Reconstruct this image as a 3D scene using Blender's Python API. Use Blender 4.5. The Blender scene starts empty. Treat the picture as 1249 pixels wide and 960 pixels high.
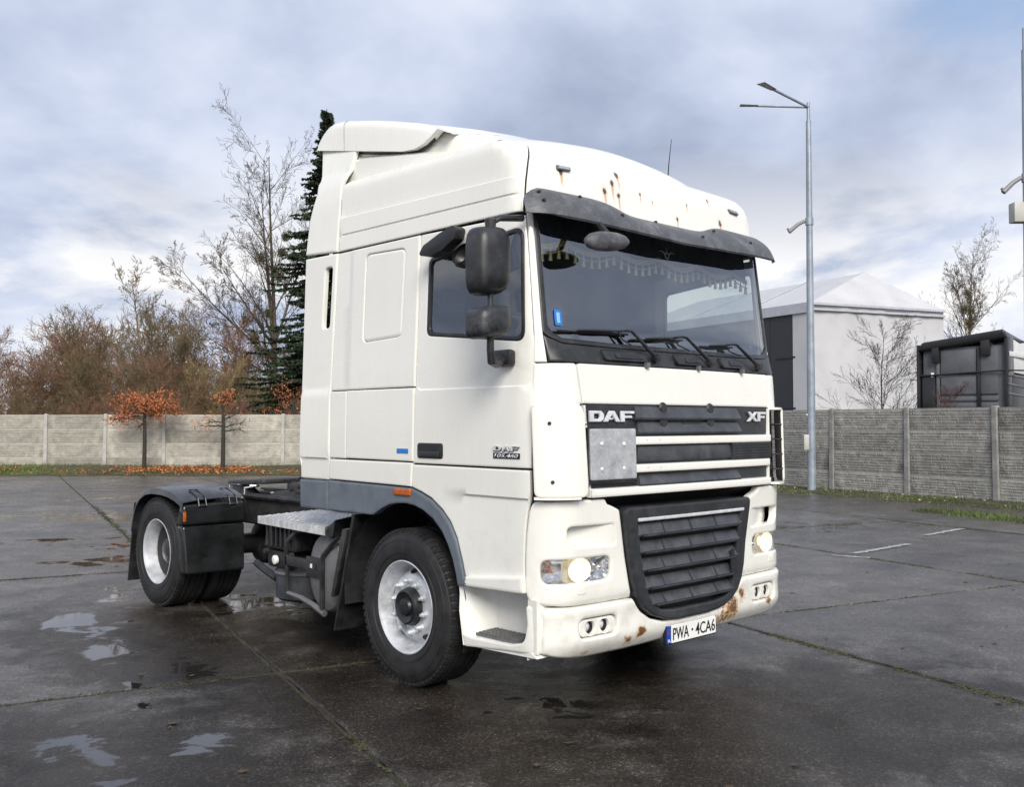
import bpy, bmesh, math, random
import numpy as np
from math import sin, cos, pi, atan, hypot, radians, sqrt
from mathutils import Vector, Matrix
from mathutils.geometry import delaunay_2d_cdt
random.seed(7)
S = bpy.context.scene
COL = S.collection

# ------------------------------------------------------------------ camera
CP = Vector((-5.0797, -3.7559, 1.6912))
YAW, PIT, ROL, FOC = 0.75701, 0.030609, -0.00035, 1191.41 / 1249
F = Vector((sin(YAW) * cos(PIT), cos(YAW) * cos(PIT), sin(PIT)))
R0 = Vector((cos(YAW), -sin(YAW), 0)); U0 = R0.cross(F)
Rv = R0 * cos(ROL) + U0 * sin(ROL); Uv = -R0 * sin(ROL) + U0 * cos(ROL)
cd = bpy.data.cameras.new("camera"); cam = bpy.data.objects.new("camera", cd); COL.objects.link(cam)
cd.sensor_fit = 'HORIZONTAL'; cd.sensor_width = 36; cd.lens = FOC * 36
cd.clip_start = .05; cd.clip_end = 3000
m4 = Matrix((Rv, Uv, -F)).transposed().to_4x4(); m4.translation = CP
cam.matrix_world = m4
S.camera = cam

# ------------------------------------------------------------------ sun, sky
SUN_EL, SUN_AZ = radians(34), radians(214)       # azimuth measured clockwise from +Y; low winter sun behind thin cloud
sd = Vector((sin(SUN_AZ) * cos(SUN_EL), cos(SUN_AZ) * cos(SUN_EL), sin(SUN_EL)))
sl = bpy.data.lights.new("sun", 'SUN'); sl.energy = 3.0; sl.angle = radians(28); sl.color = (1, .95, .87)
so = bpy.data.objects.new("sun", sl); COL.objects.link(so); so.location = (-8, -12, 20)
so.rotation_euler = sd.to_track_quat('Z', 'Y').to_euler()

W = bpy.data.worlds.new("World"); S.world = W; W.use_nodes = True
wt = W.node_tree; wn = wt.nodes; wl = wt.links; wn.clear()
def N(tree, typ, **kw):
    n = tree.nodes.new(typ)
    for k, v in kw.items():
        if k == 'inp':
            for i, x in v.items(): n.inputs[i].default_value = x
        else: setattr(n, k, v)
    return n
def ramp(tree, stops, interp='LINEAR'):
    n = tree.nodes.new('ShaderNodeValToRGB'); n.color_ramp.interpolation = interp
    e = n.color_ramp.elements
    while len(e) < len(stops): e.new(.5)
    for q, (p, c) in zip(e, stops):
        q.position = p; q.color = (c, c, c, 1) if not hasattr(c, '__len__') else (*c, 1)
    return n
def mth(tree, op, a, b=None, c=None, clamp=False):
    n = tree.nodes.new('ShaderNodeMath'); n.operation = op; n.use_clamp = clamp
    for i, v in enumerate((a, b, c)):
        if v is None: continue
        if isinstance(v, (int, float)): n.inputs[i].default_value = v
        else: tree.links.new(v, n.inputs[i])
    return n.outputs[0]
def mixc(tree, f, a, b, typ='MIX'):
    n = tree.nodes.new('ShaderNodeMix'); n.data_type = 'RGBA'; n.blend_type = typ
    for i, v in ((0, f), (6, a), (7, b)):
        if isinstance(v, (int, float)): n.inputs[i].default_value = v
        elif hasattr(v, '__len__'): n.inputs[i].default_value = (*v, 1) if len(v) == 3 else v
        else: tree.links.new(v, n.inputs[i])
    return n.outputs[2]
sky = N(wt, 'ShaderNodeTexSky', sky_type='NISHITA', sun_disc=False, sun_elevation=SUN_EL, sun_rotation=SUN_AZ, air_density=1.2, dust_density=1.5)
tc = N(wt, 'ShaderNodeTexCoord')
sep = N(wt, 'ShaderNodeSeparateXYZ'); wl.new(tc.outputs['Generated'], sep.inputs[0])
zc = mth(wt, 'MAXIMUM', sep.outputs[2], 0.0); zd = mth(wt, 'ADD', zc, .42)
cmb = N(wt, 'ShaderNodeCombineXYZ')
wl.new(mth(wt, 'DIVIDE', sep.outputs[0], zd), cmb.inputs[0]); wl.new(mth(wt, 'DIVIDE', sep.outputs[1], zd), cmb.inputs[1])
cmb.inputs[2].default_value = 3.7
n1 = N(wt, 'ShaderNodeTexNoise', inp={'Scale': 1.7, 'Detail': 9, 'Roughness': .56, 'Distortion': .15}); wl.new(cmb.outputs[0], n1.inputs['Vector'])
n2 = N(wt, 'ShaderNodeTexNoise', inp={'Scale': 1.75, 'Detail': 8, 'Roughness': .52, 'Distortion': .12}); 
mp = N(wt, 'ShaderNodeMapping', inp={'Location': (4.3, 1.7, 9)}); wl.new(cmb.outputs[0], mp.inputs[0]); wl.new(mp.outputs[0], n2.inputs['Vector'])
cover = ramp(wt, [(.27, 0), (.43, 1)]); wl.new(n1.outputs[0], cover.inputs[0])
tone = ramp(wt, [(.36, (3.5, 4.0, 5.3)), (.45, (4.8, 5.4, 6.9)), (.53, (6.2, 6.7, 8.0)), (.62, (7.6, 7.9, 8.6))]); wl.new(n2.outputs[0], tone.inputs[0])
# cumulus bank low over the horizon
low = ramp(wt, [(.0, .95), (.13, .95), (.27, 0)]); wl.new(zc, low.inputs[0])
n3 = N(wt, 'ShaderNodeTexNoise', inp={'Scale': 3.6, 'Detail': 9, 'Roughness': .55, 'Distortion': .25})
mp3 = N(wt, 'ShaderNodeMapping', inp={'Location': (2.1, 5.2, 0), 'Scale': (1, 1, 2.6)}); wl.new(tc.outputs['Generated'], mp3.inputs[0]); wl.new(mp3.outputs[0], n3.inputs['Vector'])
bank = ramp(wt, [(.44, 0), (.55, 1)]); wl.new(n3.outputs[0], bank.inputs[0])
bk = mth(wt, 'MULTIPLY', bank.outputs[0], low.outputs[0])
bluehaze = mixc(wt, .35, sky.outputs[0], (5.0, 6.7, 10.4))
c1 = mixc(wt, mth(wt, 'MULTIPLY', cover.outputs[0], .95), bluehaze, tone.outputs[0])
c2 = mixc(wt, mth(wt, 'MULTIPLY', bk, .95), c1, (9.7, 9.5, 9.2))
bg = N(wt, 'ShaderNodeBackground', inp={'Strength': .088}); wl.new(c2, bg.inputs[0])
wo = N(wt, 'ShaderNodeOutputWorld'); wl.new(bg.outputs[0], wo.inputs[0])

vs = S.view_settings; S.display_settings.display_device = 'sRGB'
vs.view_transform = 'Standard'; vs.look = 'None'; vs.exposure = 0.40; vs.gamma = 1; vs.use_curve_mapping = False
S.render.engine = 'CYCLES'; S.cycles.use_denoising = True; S.cycles.use_adaptive_sampling = False; S.cycles.max_bounces = 8; S.cycles.transparent_max_bounces = 12
try: S.cycles.denoiser = 'OPENIMAGEDENOISE'
except Exception: pass

# ------------------------------------------------------------------ object helpers
def tag(o, label=None, cat=None, group=None, kind=None):
    for k, v in (('label', label), ('category', cat), ('group', group), ('kind', kind)):
        if v: o[k] = v
    return o
def thing(name, loc, label, cat, group=None, rz=0):
    o = bpy.data.objects.new(name, None); COL.objects.link(o); o.location = loc; o.rotation_euler = (0, 0, rz)
    o.empty_display_size = .2
    return tag(o, label, cat, group)
def link(name, me, parent=None, keep=True):
    o = bpy.data.objects.new(name, me); COL.objects.link(o)
    if parent is not None:
        o.parent = parent
        if keep: o.matrix_parent_inverse = wmat(parent).inverted()
    return o
def wmat(o):
    m = Matrix.Translation(o.location) @ o.rotation_euler.to_matrix().to_4x4()
    if o.parent is not None: return wmat(o.parent) @ o.matrix_parent_inverse @ m
    return m
def copy_tree(o, parent=None):
    c = o.copy(); COL.objects.link(c)
    if parent is not None:
        c.parent = parent; c.matrix_parent_inverse = o.matrix_parent_inverse.copy()
    for ch in o.children: copy_tree(ch, c)
    return c
def finish(me, sharp=35):
    me.polygons.foreach_set('use_smooth', [True] * len(me.polygons))
    me.set_sharp_from_angle(angle=radians(sharp)); me.update()

class MB:
    """collects shapes, then links them as one mesh object"""
    def __init__(s): s.v = []; s.f = []
    def add(s, v, f):
        o = len(s.v); s.v += [tuple(p) for p in v]; s.f += [tuple(i + o for i in q) for q in f]; return s
    def box(s, c, d, rot=None):
        x, y, z = d[0] / 2, d[1] / 2, d[2] / 2
        v = [Vector(p) for p in ((-x, -y, -z), (x, -y, -z), (x, y, -z), (-x, y, -z), (-x, -y, z), (x, -y, z), (x, y, z), (-x, y, z))]
        if rot is not None: v = [rot @ p for p in v]
        c = Vector(c)
        return s.add([p + c for p in v], [(0, 3, 2, 1), (4, 5, 6, 7), (0, 1, 5, 4), (1, 2, 6, 5), (2, 3, 7, 6), (3, 0, 4, 7)])
    def bb(s, a, b):
        return s.box([(a[i] + b[i]) / 2 for i in range(3)], [abs(b[i] - a[i]) for i in range(3)])
    def hexa(s, bot, top):
        return s.add(list(bot) + list(top), [(0, 3, 2, 1), (4, 5, 6, 7), (0, 1, 5, 4), (1, 2, 6, 5), (2, 3, 7, 6), (3, 0, 4, 7)])
    def tube(s, pts, r, n=8, cap=True):
        pts = [Vector(p) for p in pts]; rr = r if hasattr(r, '__len__') else [r] * len(pts)
        o = len(s.v); up = None
        for i, p in enumerate(pts):
            t = (pts[min(i + 1, len(pts) - 1)] - pts[max(i - 1, 0)]).normalized()
            if up is None: up = Vector((0, 0, 1)) if abs(t.z) < .9 else Vector((1, 0, 0))
            a = t.cross(up).normalized(); b = a.cross(t); up = b
            for k in range(n):
                q = 2 * pi * k / n; s.v.append(tuple(p + a * (cos(q) * rr[i]) + b * (sin(q) * rr[i])))
        for i in range(len(pts) - 1):
            for k in range(n):
                k2 = (k + 1) % n; s.f.append((o + i * n + k, o + i * n + k2, o + (i + 1) * n + k2, o + (i + 1) * n + k))
        if cap:
            s.f.append(tuple(o + k for k in range(n))[::-1]); s.f.append(tuple(o + (len(pts) - 1) * n + k for k in range(n)))
        return s
    def lathe(s, prof, c, axis='X', n=32, sy=1, sz=1):
        """prof: (along, radius) list"""
        o = len(s.v); c = Vector(c)
        for a, r in prof:
            for k in range(n):
                q = 2 * pi * k / n; u, w = r * cos(q) * sy, r * sin(q) * sz
                s.v.append(tuple(c + (Vector((a, u, w)) if axis == 'X' else Vector((u, a, w)) if axis == 'Y' else Vector((u, w, a)))))
        for i in range(len(prof) - 1):
            for k in range(n):
                k2 = (k + 1) % n; s.f.append((o + i * n + k, o + (i + 1) * n + k, o + (i + 1) * n + k2, o + i * n + k2))
        return s
    def grid(s, fn, us, vs_, close=False):
        o = len(s.v); nv = len(vs_)
        for u in us:
            for v in vs_: s.v.append(tuple(fn(u, v)))
        for i in range(len(us) - 1):
            for j in range(nv - 1):
                a = o + i * nv + j; s.f.append((a, a + nv, a + nv + 1, a + 1))
        return s
    def prism(s, pts, fn, d0, d1):
        """2-D outline -> solid between depths d0, d1 of fn(a, b, d)"""
        n = len(pts)
        return s.add([fn(a, b, d0) for a, b in pts] + [fn(a, b, d1) for a, b in pts],
                     [tuple(range(n))[::-1], tuple(range(n, 2 * n))] + [(i, (i + 1) % n, n + (i + 1) % n, n + i) for i in range(n)])
    def build(s, name, m=None, parent=None, sharp=35, bev=0, bseg=2, solid=0):
        me = bpy.data.meshes.new(name); me.from_pydata(s.v, [], s.f); me.validate(verbose=False)
        if bev or solid:
            bm = bmesh.new(); bm.from_mesh(me)
            bmesh.ops.recalc_face_normals(bm, faces=bm.faces)
            if bev:
                ed = [e for e in bm.edges if len(e.link_faces) == 2 and e.calc_face_angle(0) > radians(28)]
                bmesh.ops.bevel(bm, geom=ed, offset=bev, segments=bseg, profile=.5, affect='EDGES', clamp_overlap=True)
            if solid: bmesh.ops.solidify(bm, geom=bm.faces[:], thickness=solid)
            bm.to_mesh(me); bm.free()
        if m: me.materials.append(m)
        finish(me, sharp)
        return link(name, me, parent)

def rpoly(pts, rad, n=5):
    """round the corners of a polygon (rad: one number or one per corner)"""
    out = []; N_ = len(pts)
    for i, p in enumerate(pts):
        r = rad[i] if hasattr(rad, '__len__') else rad
        p = Vector(p); a = Vector(pts[i - 1]) - p; b = Vector(pts[(i + 1) % N_]) - p
        la, lb = a.length, b.length
        if r <= 0 or la < 1e-6 or lb < 1e-6: out.append(tuple(p)); continue
        a /= la; b /= lb; ang = a.angle(b, pi)
        if ang > pi - .05: out.append(tuple(p)); continue
        t = min(r / math.tan(ang / 2), la * .48, lb * .48)
        for k in range(n + 1):
            w = k / n; q0 = p + a * t; q1 = p + b * t
            out.append(tuple(q0 * (1 - w) ** 2 + p * 2 * w * (1 - w) + q1 * w * w))
    return out
def rrect(a0, b0, a1, b1, r, n=5): return rpoly([(a0, b0), (a1, b0), (a1, b1), (a0, b1)], r, n)
def area2(p): return sum(p[i][0] * p[(i + 1) % len(p)][1] - p[(i + 1) % len(p)][0] * p[i][1] for i in range(len(p)))
def subdiv(p, seg):
    o = []
    for i in range(len(p)):
        a, b = p[i], p[(i + 1) % len(p)]; L = hypot(b[0] - a[0], b[1] - a[1])
        if L < 1e-5: continue
        k = max(1, int(math.ceil(L / seg)))
        for j in range(k): o.append((a[0] + (b[0] - a[0]) * j / k, a[1] + (b[1] - a[1]) * j / k))
    return o
def inset(p, d):
    o = []; n = len(p)
    for i in range(n):
        a, b, c = p[i - 1], p[i], p[(i + 1) % n]
        e1 = (b[0] - a[0], b[1] - a[1]); e2 = (c[0] - b[0], c[1] - b[1])
        l1, l2 = hypot(*e1) or 1, hypot(*e2) or 1
        n1_ = (-e1[1] / l1, e1[0] / l1); n2_ = (-e2[1] / l2, e2[0] / l2)
        k = 1 + n1_[0] * n2_[0] + n1_[1] * n2_[1]; k = max(k, .35)
        o.append((b[0] + (n1_[0] + n2_[0]) / k * d, b[1] + (n1_[1] + n2_[1]) / k * d))
    return o
def inpoly(p, P):
    r = False; x, y = p; j = len(P) - 1
    for i in range(len(P)):
        if (P[i][1] > y) != (P[j][1] > y) and x < (P[j][0] - P[i][0]) * (y - P[i][1]) / (P[j][1] - P[i][1]) + P[i][0]: r = not r
        j = i
    return r
def pdist(P):
    A = np.array(P); B = np.roll(A, -1, 0); D = B - A; L = (D ** 2).sum(1) + 1e-12
    def f(x, y):
        q = np.array((x, y)); t = np.clip(((q - A) * D).sum(1) / L, 0, 1)
        return float(np.sqrt((((A + D * t[:, None]) - q) ** 2).sum(1).min()))
    return f
def panel(name, outer, surf, m, parent, holes=(), t=.02, r=.006, grid=.07, seg=.05, dfun=None, side=1, lines=(), d=0, gb=None, sharp=35, back=False):
    """a shaped sheet with rounded edges: 2-D outline (a, b) laid on surf(a, b, depth)"""
    outer = subdiv(outer, seg); outer = outer if area2(outer) > 0 else outer[::-1]
    hs = []
    for h in holes:
        h = subdiv(h, seg); hs.append(h if area2(h) < 0 else h[::-1])
    rings = [outer] + hs
    V2 = []; E = []; sup = min(.006, r + .003); top = [inset(q, r + sup) for q in rings]
    for q in top:
        o = len(V2); V2 += q; E += [(o + i, o + (i + 1) % len(q)) for i in range(len(q))]
    nb = len(V2)
    for ln in lines:
        L2 = [p for p in ln]
        pts = []
        for i in range(len(L2) - 1):
            a, b = L2[i], L2[i + 1]; k = max(1, int(hypot(b[0] - a[0], b[1] - a[1]) / seg))
            pts += [(a[0] + (b[0] - a[0]) * j / k, a[1] + (b[1] - a[1]) * j / k) for j in range(k)]
        pts.append(L2[-1])
        pts = [p for p in pts if inpoly(p, top[0]) and not any(inpoly(p, h) for h in top[1:])]
        o = len(V2); V2 += pts; E += [(o + i, o + i + 1) for i in range(len(pts) - 1)]
    gb = gb or grid
    xs_ = [p[0] for p in outer]; ys_ = [p[1] for p in outer]
    df = [pdist(q) for q in top]; lf = [pdist(l) for l in lines if len(l) > 1]
    nx = int((max(xs_) - min(xs_)) / grid); ny = int((max(ys_) - min(ys_)) / gb)
    for i in range(1, nx + 1):
        for j in range(1, ny + 1):
            p = (min(xs_) + i * (max(xs_) - min(xs_)) / (nx + 1), min(ys_) + j * (max(ys_) - min(ys_)) / (ny + 1))
            if inpoly(p, top[0]) and not any(inpoly(p, h) for h in top[1:]) and all(f(*p) > min(grid, gb) * .4 for f in df) and all(f(*p) > min(grid, gb) * .25 for f in lf): V2.append(p)
    vo, eo, fo, *_ = delaunay_2d_cdt([Vector(p) for p in V2], E, [], 0, 1e-6)
    vo = [tuple(p) for p in vo]
    fc = []
    for q in fo:
        cx_ = sum(vo[i][0] for i in q) / len(q); cy_ = sum(vo[i][1] for i in q) / len(q)
        if inpoly((cx_, cy_), top[0]) and not any(inpoly((cx_, cy_), h) for h in top[1:]): fc.append(q)
    def mp_(a, b, dd):
        x, y, z = surf(a, b, d + dd + (dfun(a, b) if dfun else 0)); return (x * side, y, z)
    mb = MB(); V = [mp_(a, b, 0) for a, b in vo]; Fc = [tuple(q) for q in fc]
    key = {}
    for i, p in enumerate(vo): key[(round(p[0], 5), round(p[1], 5))] = i
    for q, tq in zip(rings, top):
        n = len(q); base = len(V)
        V += [mp_(a, b, 0) for a, b in inset(q, r)]
        mid = inset(q, r * .3)
        V += [mp_(a, b, -r * .3) for a, b in mid] + [mp_(a, b, -r) for a, b in q] + [mp_(a, b, -max(t, r * 1.01)) for a, b in q]
        idx = []
        for p in tq:
            k = key.get((round(p[0], 5), round(p[1], 5)))
            if k is None: k = min(range(len(vo)), key=lambda j: (vo[j][0] - p[0]) ** 2 + (vo[j][1] - p[1]) ** 2)
            idx.append(k)
        R_ = [idx] + [list(range(base + j * n, base + (j + 1) * n)) for j in range(4)]
        for j in range(4):
            for i in range(n):
                i2 = (i + 1) % n; f4 = (R_[j][i], R_[j + 1][i], R_[j + 1][i2], R_[j][i2])
                if len(set(f4)) == 4: Fc.append(f4)
                elif len(set(f4)) == 3: Fc.append(tuple(dict.fromkeys(f4)))
    if back:
        o = len(V); V += [mp_(a, b, -t) for a, b in vo]; Fc += [tuple(o + i for i in q[::-1]) for q in fc]
    if side < 0: Fc = [q[::-1] for q in Fc]
    mb.v = V; mb.f = Fc
    return mb.build(name, m, parent, sharp)

def text_mesh(txt, w, h, surf, m, name, parent, d=.004, side=1, shear=0, a0=0, b0=0, flip=False, bold=0):
    """letters w x h laid with their lower left at (a0, b0) on surf"""
    cu = bpy.data.curves.new(name, 'FONT'); cu.body = txt; cu.size = 1; cu.resolution_u = 3; cu.extrude = 0.0; cu.shear = shear; cu.offset = bold
    o = bpy.data.objects.new(name, cu); COL.objects.link(o)
    dg = bpy.context.evaluated_depsgraph_get(); me = bpy.data.meshes.new_from_object(o.evaluated_get(dg))
    bpy.data.objects.remove(o); bpy.data.curves.remove(cu)
    n = len(me.vertices); co = np.empty(n * 3); me.vertices.foreach_get('co', co); co = co.reshape(-1, 3)
    mn, mx = co.min(0), co.max(0)
    A = (co[:, 0] - mn[0]) / (mx[0] - mn[0]) * w; B = (co[:, 1] - mn[1]) / max(mx[1] - mn[1], 1e-6) * h
    P = []
    for a, b in zip(A, B):
        x, y, z = surf(a0 - a if flip else a0 + a, b0 + b, d); P.append((x * side, y, z))
    me.vertices.foreach_set('co', np.array(P).ravel())
    bm = bmesh.new(); bm.from_mesh(me)
    r_ = bmesh.ops.extrude_face_region(bm, geom=bm.faces[:]); 
    vs2 = [e for e in r_['geom'] if isinstance(e, bmesh.types.BMVert)]
    P0 = Vector(P[0]); x, y, z = surf(a0, b0, d + .002); x1, y1, z1 = surf(a0, b0, d)
    bmesh.ops.translate(bm, verts=vs2, vec=Vector(((x - x1) * side, y - y1, z - z1)))
    bmesh.ops.recalc_face_normals(bm, faces=bm.faces)
    bm.to_mesh(me); bm.free()
    me.name = name; me.materials.clear(); me.materials.append(m)
    return link(name, me, parent)

# ------------------------------------------------------------------ materials
def mat(name, col, rough=.5, metal=0, spec=.5, var=.08, vscale=3, bump=0, bscale=60, coat=0, rvar=.1, detail=5, emis=None, es=0, dirt=None, dscale=2.0, damt=.5):
    m = bpy.data.materials.new(name); m.use_nodes = True; t = m.node_tree; b = t.nodes['Principled BSDF']
    tcn = N(t, 'ShaderNodeTexCoord')
    nz = N(t, 'ShaderNodeTexNoise', inp={'Scale': vscale, 'Detail': detail, 'Roughness': .6}); t.links.new(tcn.outputs['Object'], nz.inputs['Vector'])
    lo = tuple(c * (1 - var * 1.6) for c in col); hi = tuple(min(1, c * (1 + var * 1.6)) for c in col)
    rp = ramp(t, [(.3, lo), (.7, hi)]); t.links.new(nz.outputs[0], rp.inputs[0]); c = rp.outputs[0]
    if dirt:
        n2_ = N(t, 'ShaderNodeTexNoise', inp={'Scale': dscale, 'Detail': 8, 'Roughness': .7}); t.links.new(tcn.outputs['Object'], n2_.inputs['Vector'])
        r2 = ramp(t, [(.48, 0), (.7, damt)]); t.links.new(n2_.outputs[0], r2.inputs[0]); c = mixc(t, r2.outputs[0], c, dirt)
    t.links.new(c, b.inputs['Base Color'])
    rr = ramp(t, [(.3, max(0, rough - rvar)), (.7, min(1, rough + rvar))]); t.links.new(nz.outputs[0], rr.inputs[0]); t.links.new(rr.outputs[0], b.inputs['Roughness'])
    b.inputs['Metallic'].default_value = metal; b.inputs['Specular IOR Level'].default_value = spec
    b.inputs['Coat Weight'].default_value = coat; b.inputs['Coat Roughness'].default_value = .08
    if bump:
        nb = N(t, 'ShaderNodeTexNoise', inp={'Scale': bscale, 'Detail': 4, 'Roughness': .6}); t.links.new(tcn.outputs['Object'], nb.inputs['Vector'])
        bp = N(t, 'ShaderNodeBump', inp={'Strength': bump, 'Distance': .01}); t.links.new(nb.outputs[0], bp.inputs['Height']); t.links.new(bp.outputs[0], b.inputs['Normal'])
    if emis: b.inputs['Emission Color'].default_value = (*emis, 1); b.inputs['Emission Strength'].default_value = es
    return m
def vary(m, lo, hi):
    """each object that wears this material gets its own tone"""
    t = m.node_tree; b = t.nodes['Principled BSDF']; src = b.inputs['Base Color'].links[0].from_socket
    oi = N(t, 'ShaderNodeObjectInfo'); mr = N(t, 'ShaderNodeMapRange', inp={1: 0, 2: 1, 3: lo, 4: hi}); t.links.new(oi.outputs['Random'], mr.inputs[0])
    cc = N(t, 'ShaderNodeCombineColor'); [t.links.new(mr.outputs[0], cc.inputs[i]) for i in range(3)]
    t.links.new(mixc(t, 1, src, cc.outputs[0], 'MULTIPLY'), b.inputs['Base Color']); return m
def glass_mat(name, tint=(.75, .8, .8), refl=.10, power=.5, rough=.02):
    m = bpy.data.materials.new(name); m.use_nodes = True; t = m.node_tree; t.nodes.clear()
    o = N(t, 'ShaderNodeOutputMaterial'); tr = N(t, 'ShaderNodeBsdfTransparent'); tr.inputs[0].default_value = (*tint, 1)
    gl = N(t, 'ShaderNodeBsdfGlossy'); gl.inputs['Roughness'].default_value = rough; gl.inputs[0].default_value = (.95, .97, 1, 1)
    lw = N(t, 'ShaderNodeLayerWeight', inp={'Blend': power})
    f = mth(t, 'MULTIPLY_ADD', mth(t, 'POWER', lw.outputs['Facing'], 3), 1 - refl, refl, clamp=True)
    mx = N(t, 'ShaderNodeMixShader'); t.links.new(f, mx.inputs[0]); t.links.new(tr.outputs[0], mx.inputs[1]); t.links.new(gl.outputs[0], mx.inputs[2]); t.links.new(mx.outputs[0], o.inputs[0])
    return m
def paint(name, col=(.78, .77, .715), rust=(), coat=.55, grime=.25, patches=()):
    """weathered white truck paint; rust: (x, z, size, drip length) seen from the front, patches: (x, y, z, radius)"""
    m = bpy.data.materials.new(name); m.use_nodes = True; t = m.node_tree; b = t.nodes['Principled BSDF']
    tcn = N(t, 'ShaderNodeTexCoord'); sp = N(t, 'ShaderNodeSeparateXYZ'); t.links.new(tcn.outputs['Object'], sp.inputs[0])
    nz = N(t, 'ShaderNodeTexNoise', inp={'Scale': 1.3, 'Detail': 7, 'Roughness': .62}); t.links.new(tcn.outputs['Object'], nz.inputs['Vector'])
    lo = tuple(c * .955 for c in col)
    rp = ramp(t, [(.3, lo), (.65, col)]); t.links.new(nz.outputs[0], rp.inputs[0]); c = rp.outputs[0]
    # rain streaks
    mpn = N(t, 'ShaderNodeMapping', inp={'Scale': (26, 26, 1.1)}); t.links.new(tcn.outputs['Object'], mpn.inputs[0])
    ns = N(t, 'ShaderNodeTexNoise', inp={'Scale': 1, 'Detail': 4, 'Roughness': .6}); t.links.new(mpn.outputs[0], ns.inputs['Vector'])
    rs = ramp(t, [(.52, 0), (.85, grime * .4)]); t.links.new(ns.outputs[0], rs.inputs[0]); c = mixc(t, rs.outputs[0], c, (.50, .48, .41))
    # road grime low down and specks
    ng = N(t, 'ShaderNodeTexNoise', inp={'Scale': 7, 'Detail': 8, 'Roughness': .7}); t.links.new(tcn.outputs['Object'], ng.inputs['Vector'])
    hz = N(t, 'ShaderNodeMapRange', inp={1: .3, 2: 1.5, 3: .75, 4: 0.12}); t.links.new(sp.outputs[2], hz.inputs[0])
    rg = ramp(t, [(.46, 0), (.78, 1)]); t.links.new(ng.outputs[0], rg.inputs[0])
    c = mixc(t, mth(t, 'MULTIPLY', mth(t, 'MULTIPLY', rg.outputs[0], hz.outputs[0]), grime * 2), c, (.40, .37, .30))
    nk = N(t, 'ShaderNodeTexNoise', inp={'Scale': 70, 'Detail': 2}); t.links.new(tcn.outputs['Object'], nk.inputs['Vector'])
    rk = ramp(t, [(.74, 0), (.78, .5)]); t.links.new(nk.outputs[0], rk.inputs[0]); c = mixc(t, mth(t, 'MULTIPLY', rk.outputs[0], hz.outputs[0]), c, (.22, .19, .15))
    nw = N(t, 'ShaderNodeTexNoise', inp={'Scale': 45, 'Detail': 3}); t.links.new(tcn.outputs['Object'], nw.inputs['Vector'])
    wob = mth(t, 'MULTIPLY', mth(t, 'SUBTRACT', nw.outputs[0], .5), 1.1)
    def ss(v, a, b_): 
        r_ = N(t, 'ShaderNodeMapRange', interpolation_type='SMOOTHSTEP', inp={1: a, 2: b_, 3: 1, 4: 0}); t.links.new(v, r_.inputs[0]); return r_.outputs[0]
    for x0, z0, sz, drip in rust:
        dx = mth(t, 'DIVIDE', mth(t, 'SUBTRACT', sp.outputs[0], x0), sz); dz = mth(t, 'DIVIDE', mth(t, 'SUBTRACT', sp.outputs[2], z0), sz * 1.35)
        rad = mth(t, 'ADD', mth(t, 'SQRT', mth(t, 'ADD', mth(t, 'MULTIPLY', dx, dx), mth(t, 'MULTIPLY', dz, dz))), wob)
        core = ss(rad, .55, 1.0)
        dd = mth(t, 'DIVIDE', mth(t, 'SUBTRACT', z0, sp.outputs[2]), drip)     # 0 at the spot, 1 at the end of the run
        run = mth(t, 'MULTIPLY', ss(mth(t, 'ADD', mth(t, 'ABSOLUTE', mth(t, 'MULTIPLY', dx, 1.3)), mth(t, 'MULTIPLY', wob, .8)), .3, 1.0), mth(t, 'MULTIPLY', ss(dd, .1, 1.0), mth(t, 'GREATER_THAN', dd, 0)))
        halo = mth(t, 'MULTIPLY', ss(rad, .8, 1.9), .30)
        c = mixc(t, mth(t, 'MAXIMUM', mth(t, 'MULTIPLY', run, .85), halo), c, (.52, .27, .07)); c = mixc(t, core, c, (.075, .04, .018))
    for x0, y0, z0, rd in patches:
        vd = N(t, 'ShaderNodeVectorMath', operation='DISTANCE'); t.links.new(tcn.outputs['Object'], vd.inputs[0]); vd.inputs[1].default_value = (x0, y0, z0)
        rad = mth(t, 'DIVIDE', vd.outputs['Value'], rd)
        np_ = N(t, 'ShaderNodeTexNoise', inp={'Scale': 24, 'Detail': 6, 'Roughness': .7}); t.links.new(tcn.outputs['Object'], np_.inputs['Vector'])
        v = mth(t, 'SUBTRACT', np_.outputs[0], mth(t, 'MULTIPLY', rad, .34))
        r1 = ramp(t, [(.26, 0), (.36, .75)]); t.links.new(v, r1.inputs[0]); c = mixc(t, r1.outputs[0], c, (.50, .27, .08))
        r2 = ramp(t, [(.37, 0), (.43, .95)]); t.links.new(v, r2.inputs[0]); c = mixc(t, r2.outputs[0], c, (.12, .055, .02))
    t.links.new(c, b.inputs['Base Color'])
    rr = ramp(t, [(.3, .20), (.7, .36)]); t.links.new(ng.outputs[0], rr.inputs[0]); t.links.new(rr.outputs[0], b.inputs['Roughness'])
    b.inputs['Coat Weight'].default_value = coat; b.inputs['Coat Roughness'].default_value = .12
    nb = N(t, 'ShaderNodeTexNoise', inp={'Scale': 5, 'Detail': 3}); t.links.new(tcn.outputs['Object'], nb.inputs['Vector'])
    bp = N(t, 'ShaderNodeBump', inp={'Strength': .012, 'Distance': .01}); t.links.new(nb.outputs[0], bp.inputs['Height']); t.links.new(bp.outputs[0], b.inputs['Normal'])
    return m
WHITE = paint("white_paint")
RUST_SPOTS = [(-.905, 3.19, .020, .13), (-.395, 3.262, .021, .14), (-.463, 3.194, .020, .16), (-.54, 3.129, .021, .15), (-.414, 3.121, .016, .16),
              (-.2, 3.164, .010, .09), (.168, 3.052, .014, .10), (.58, 3.25, .012, .08), (.69, 3.10, .020, .15), (.30, 3.17, .007, .07), (-.08, 3.13, .006, .05)]
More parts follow.
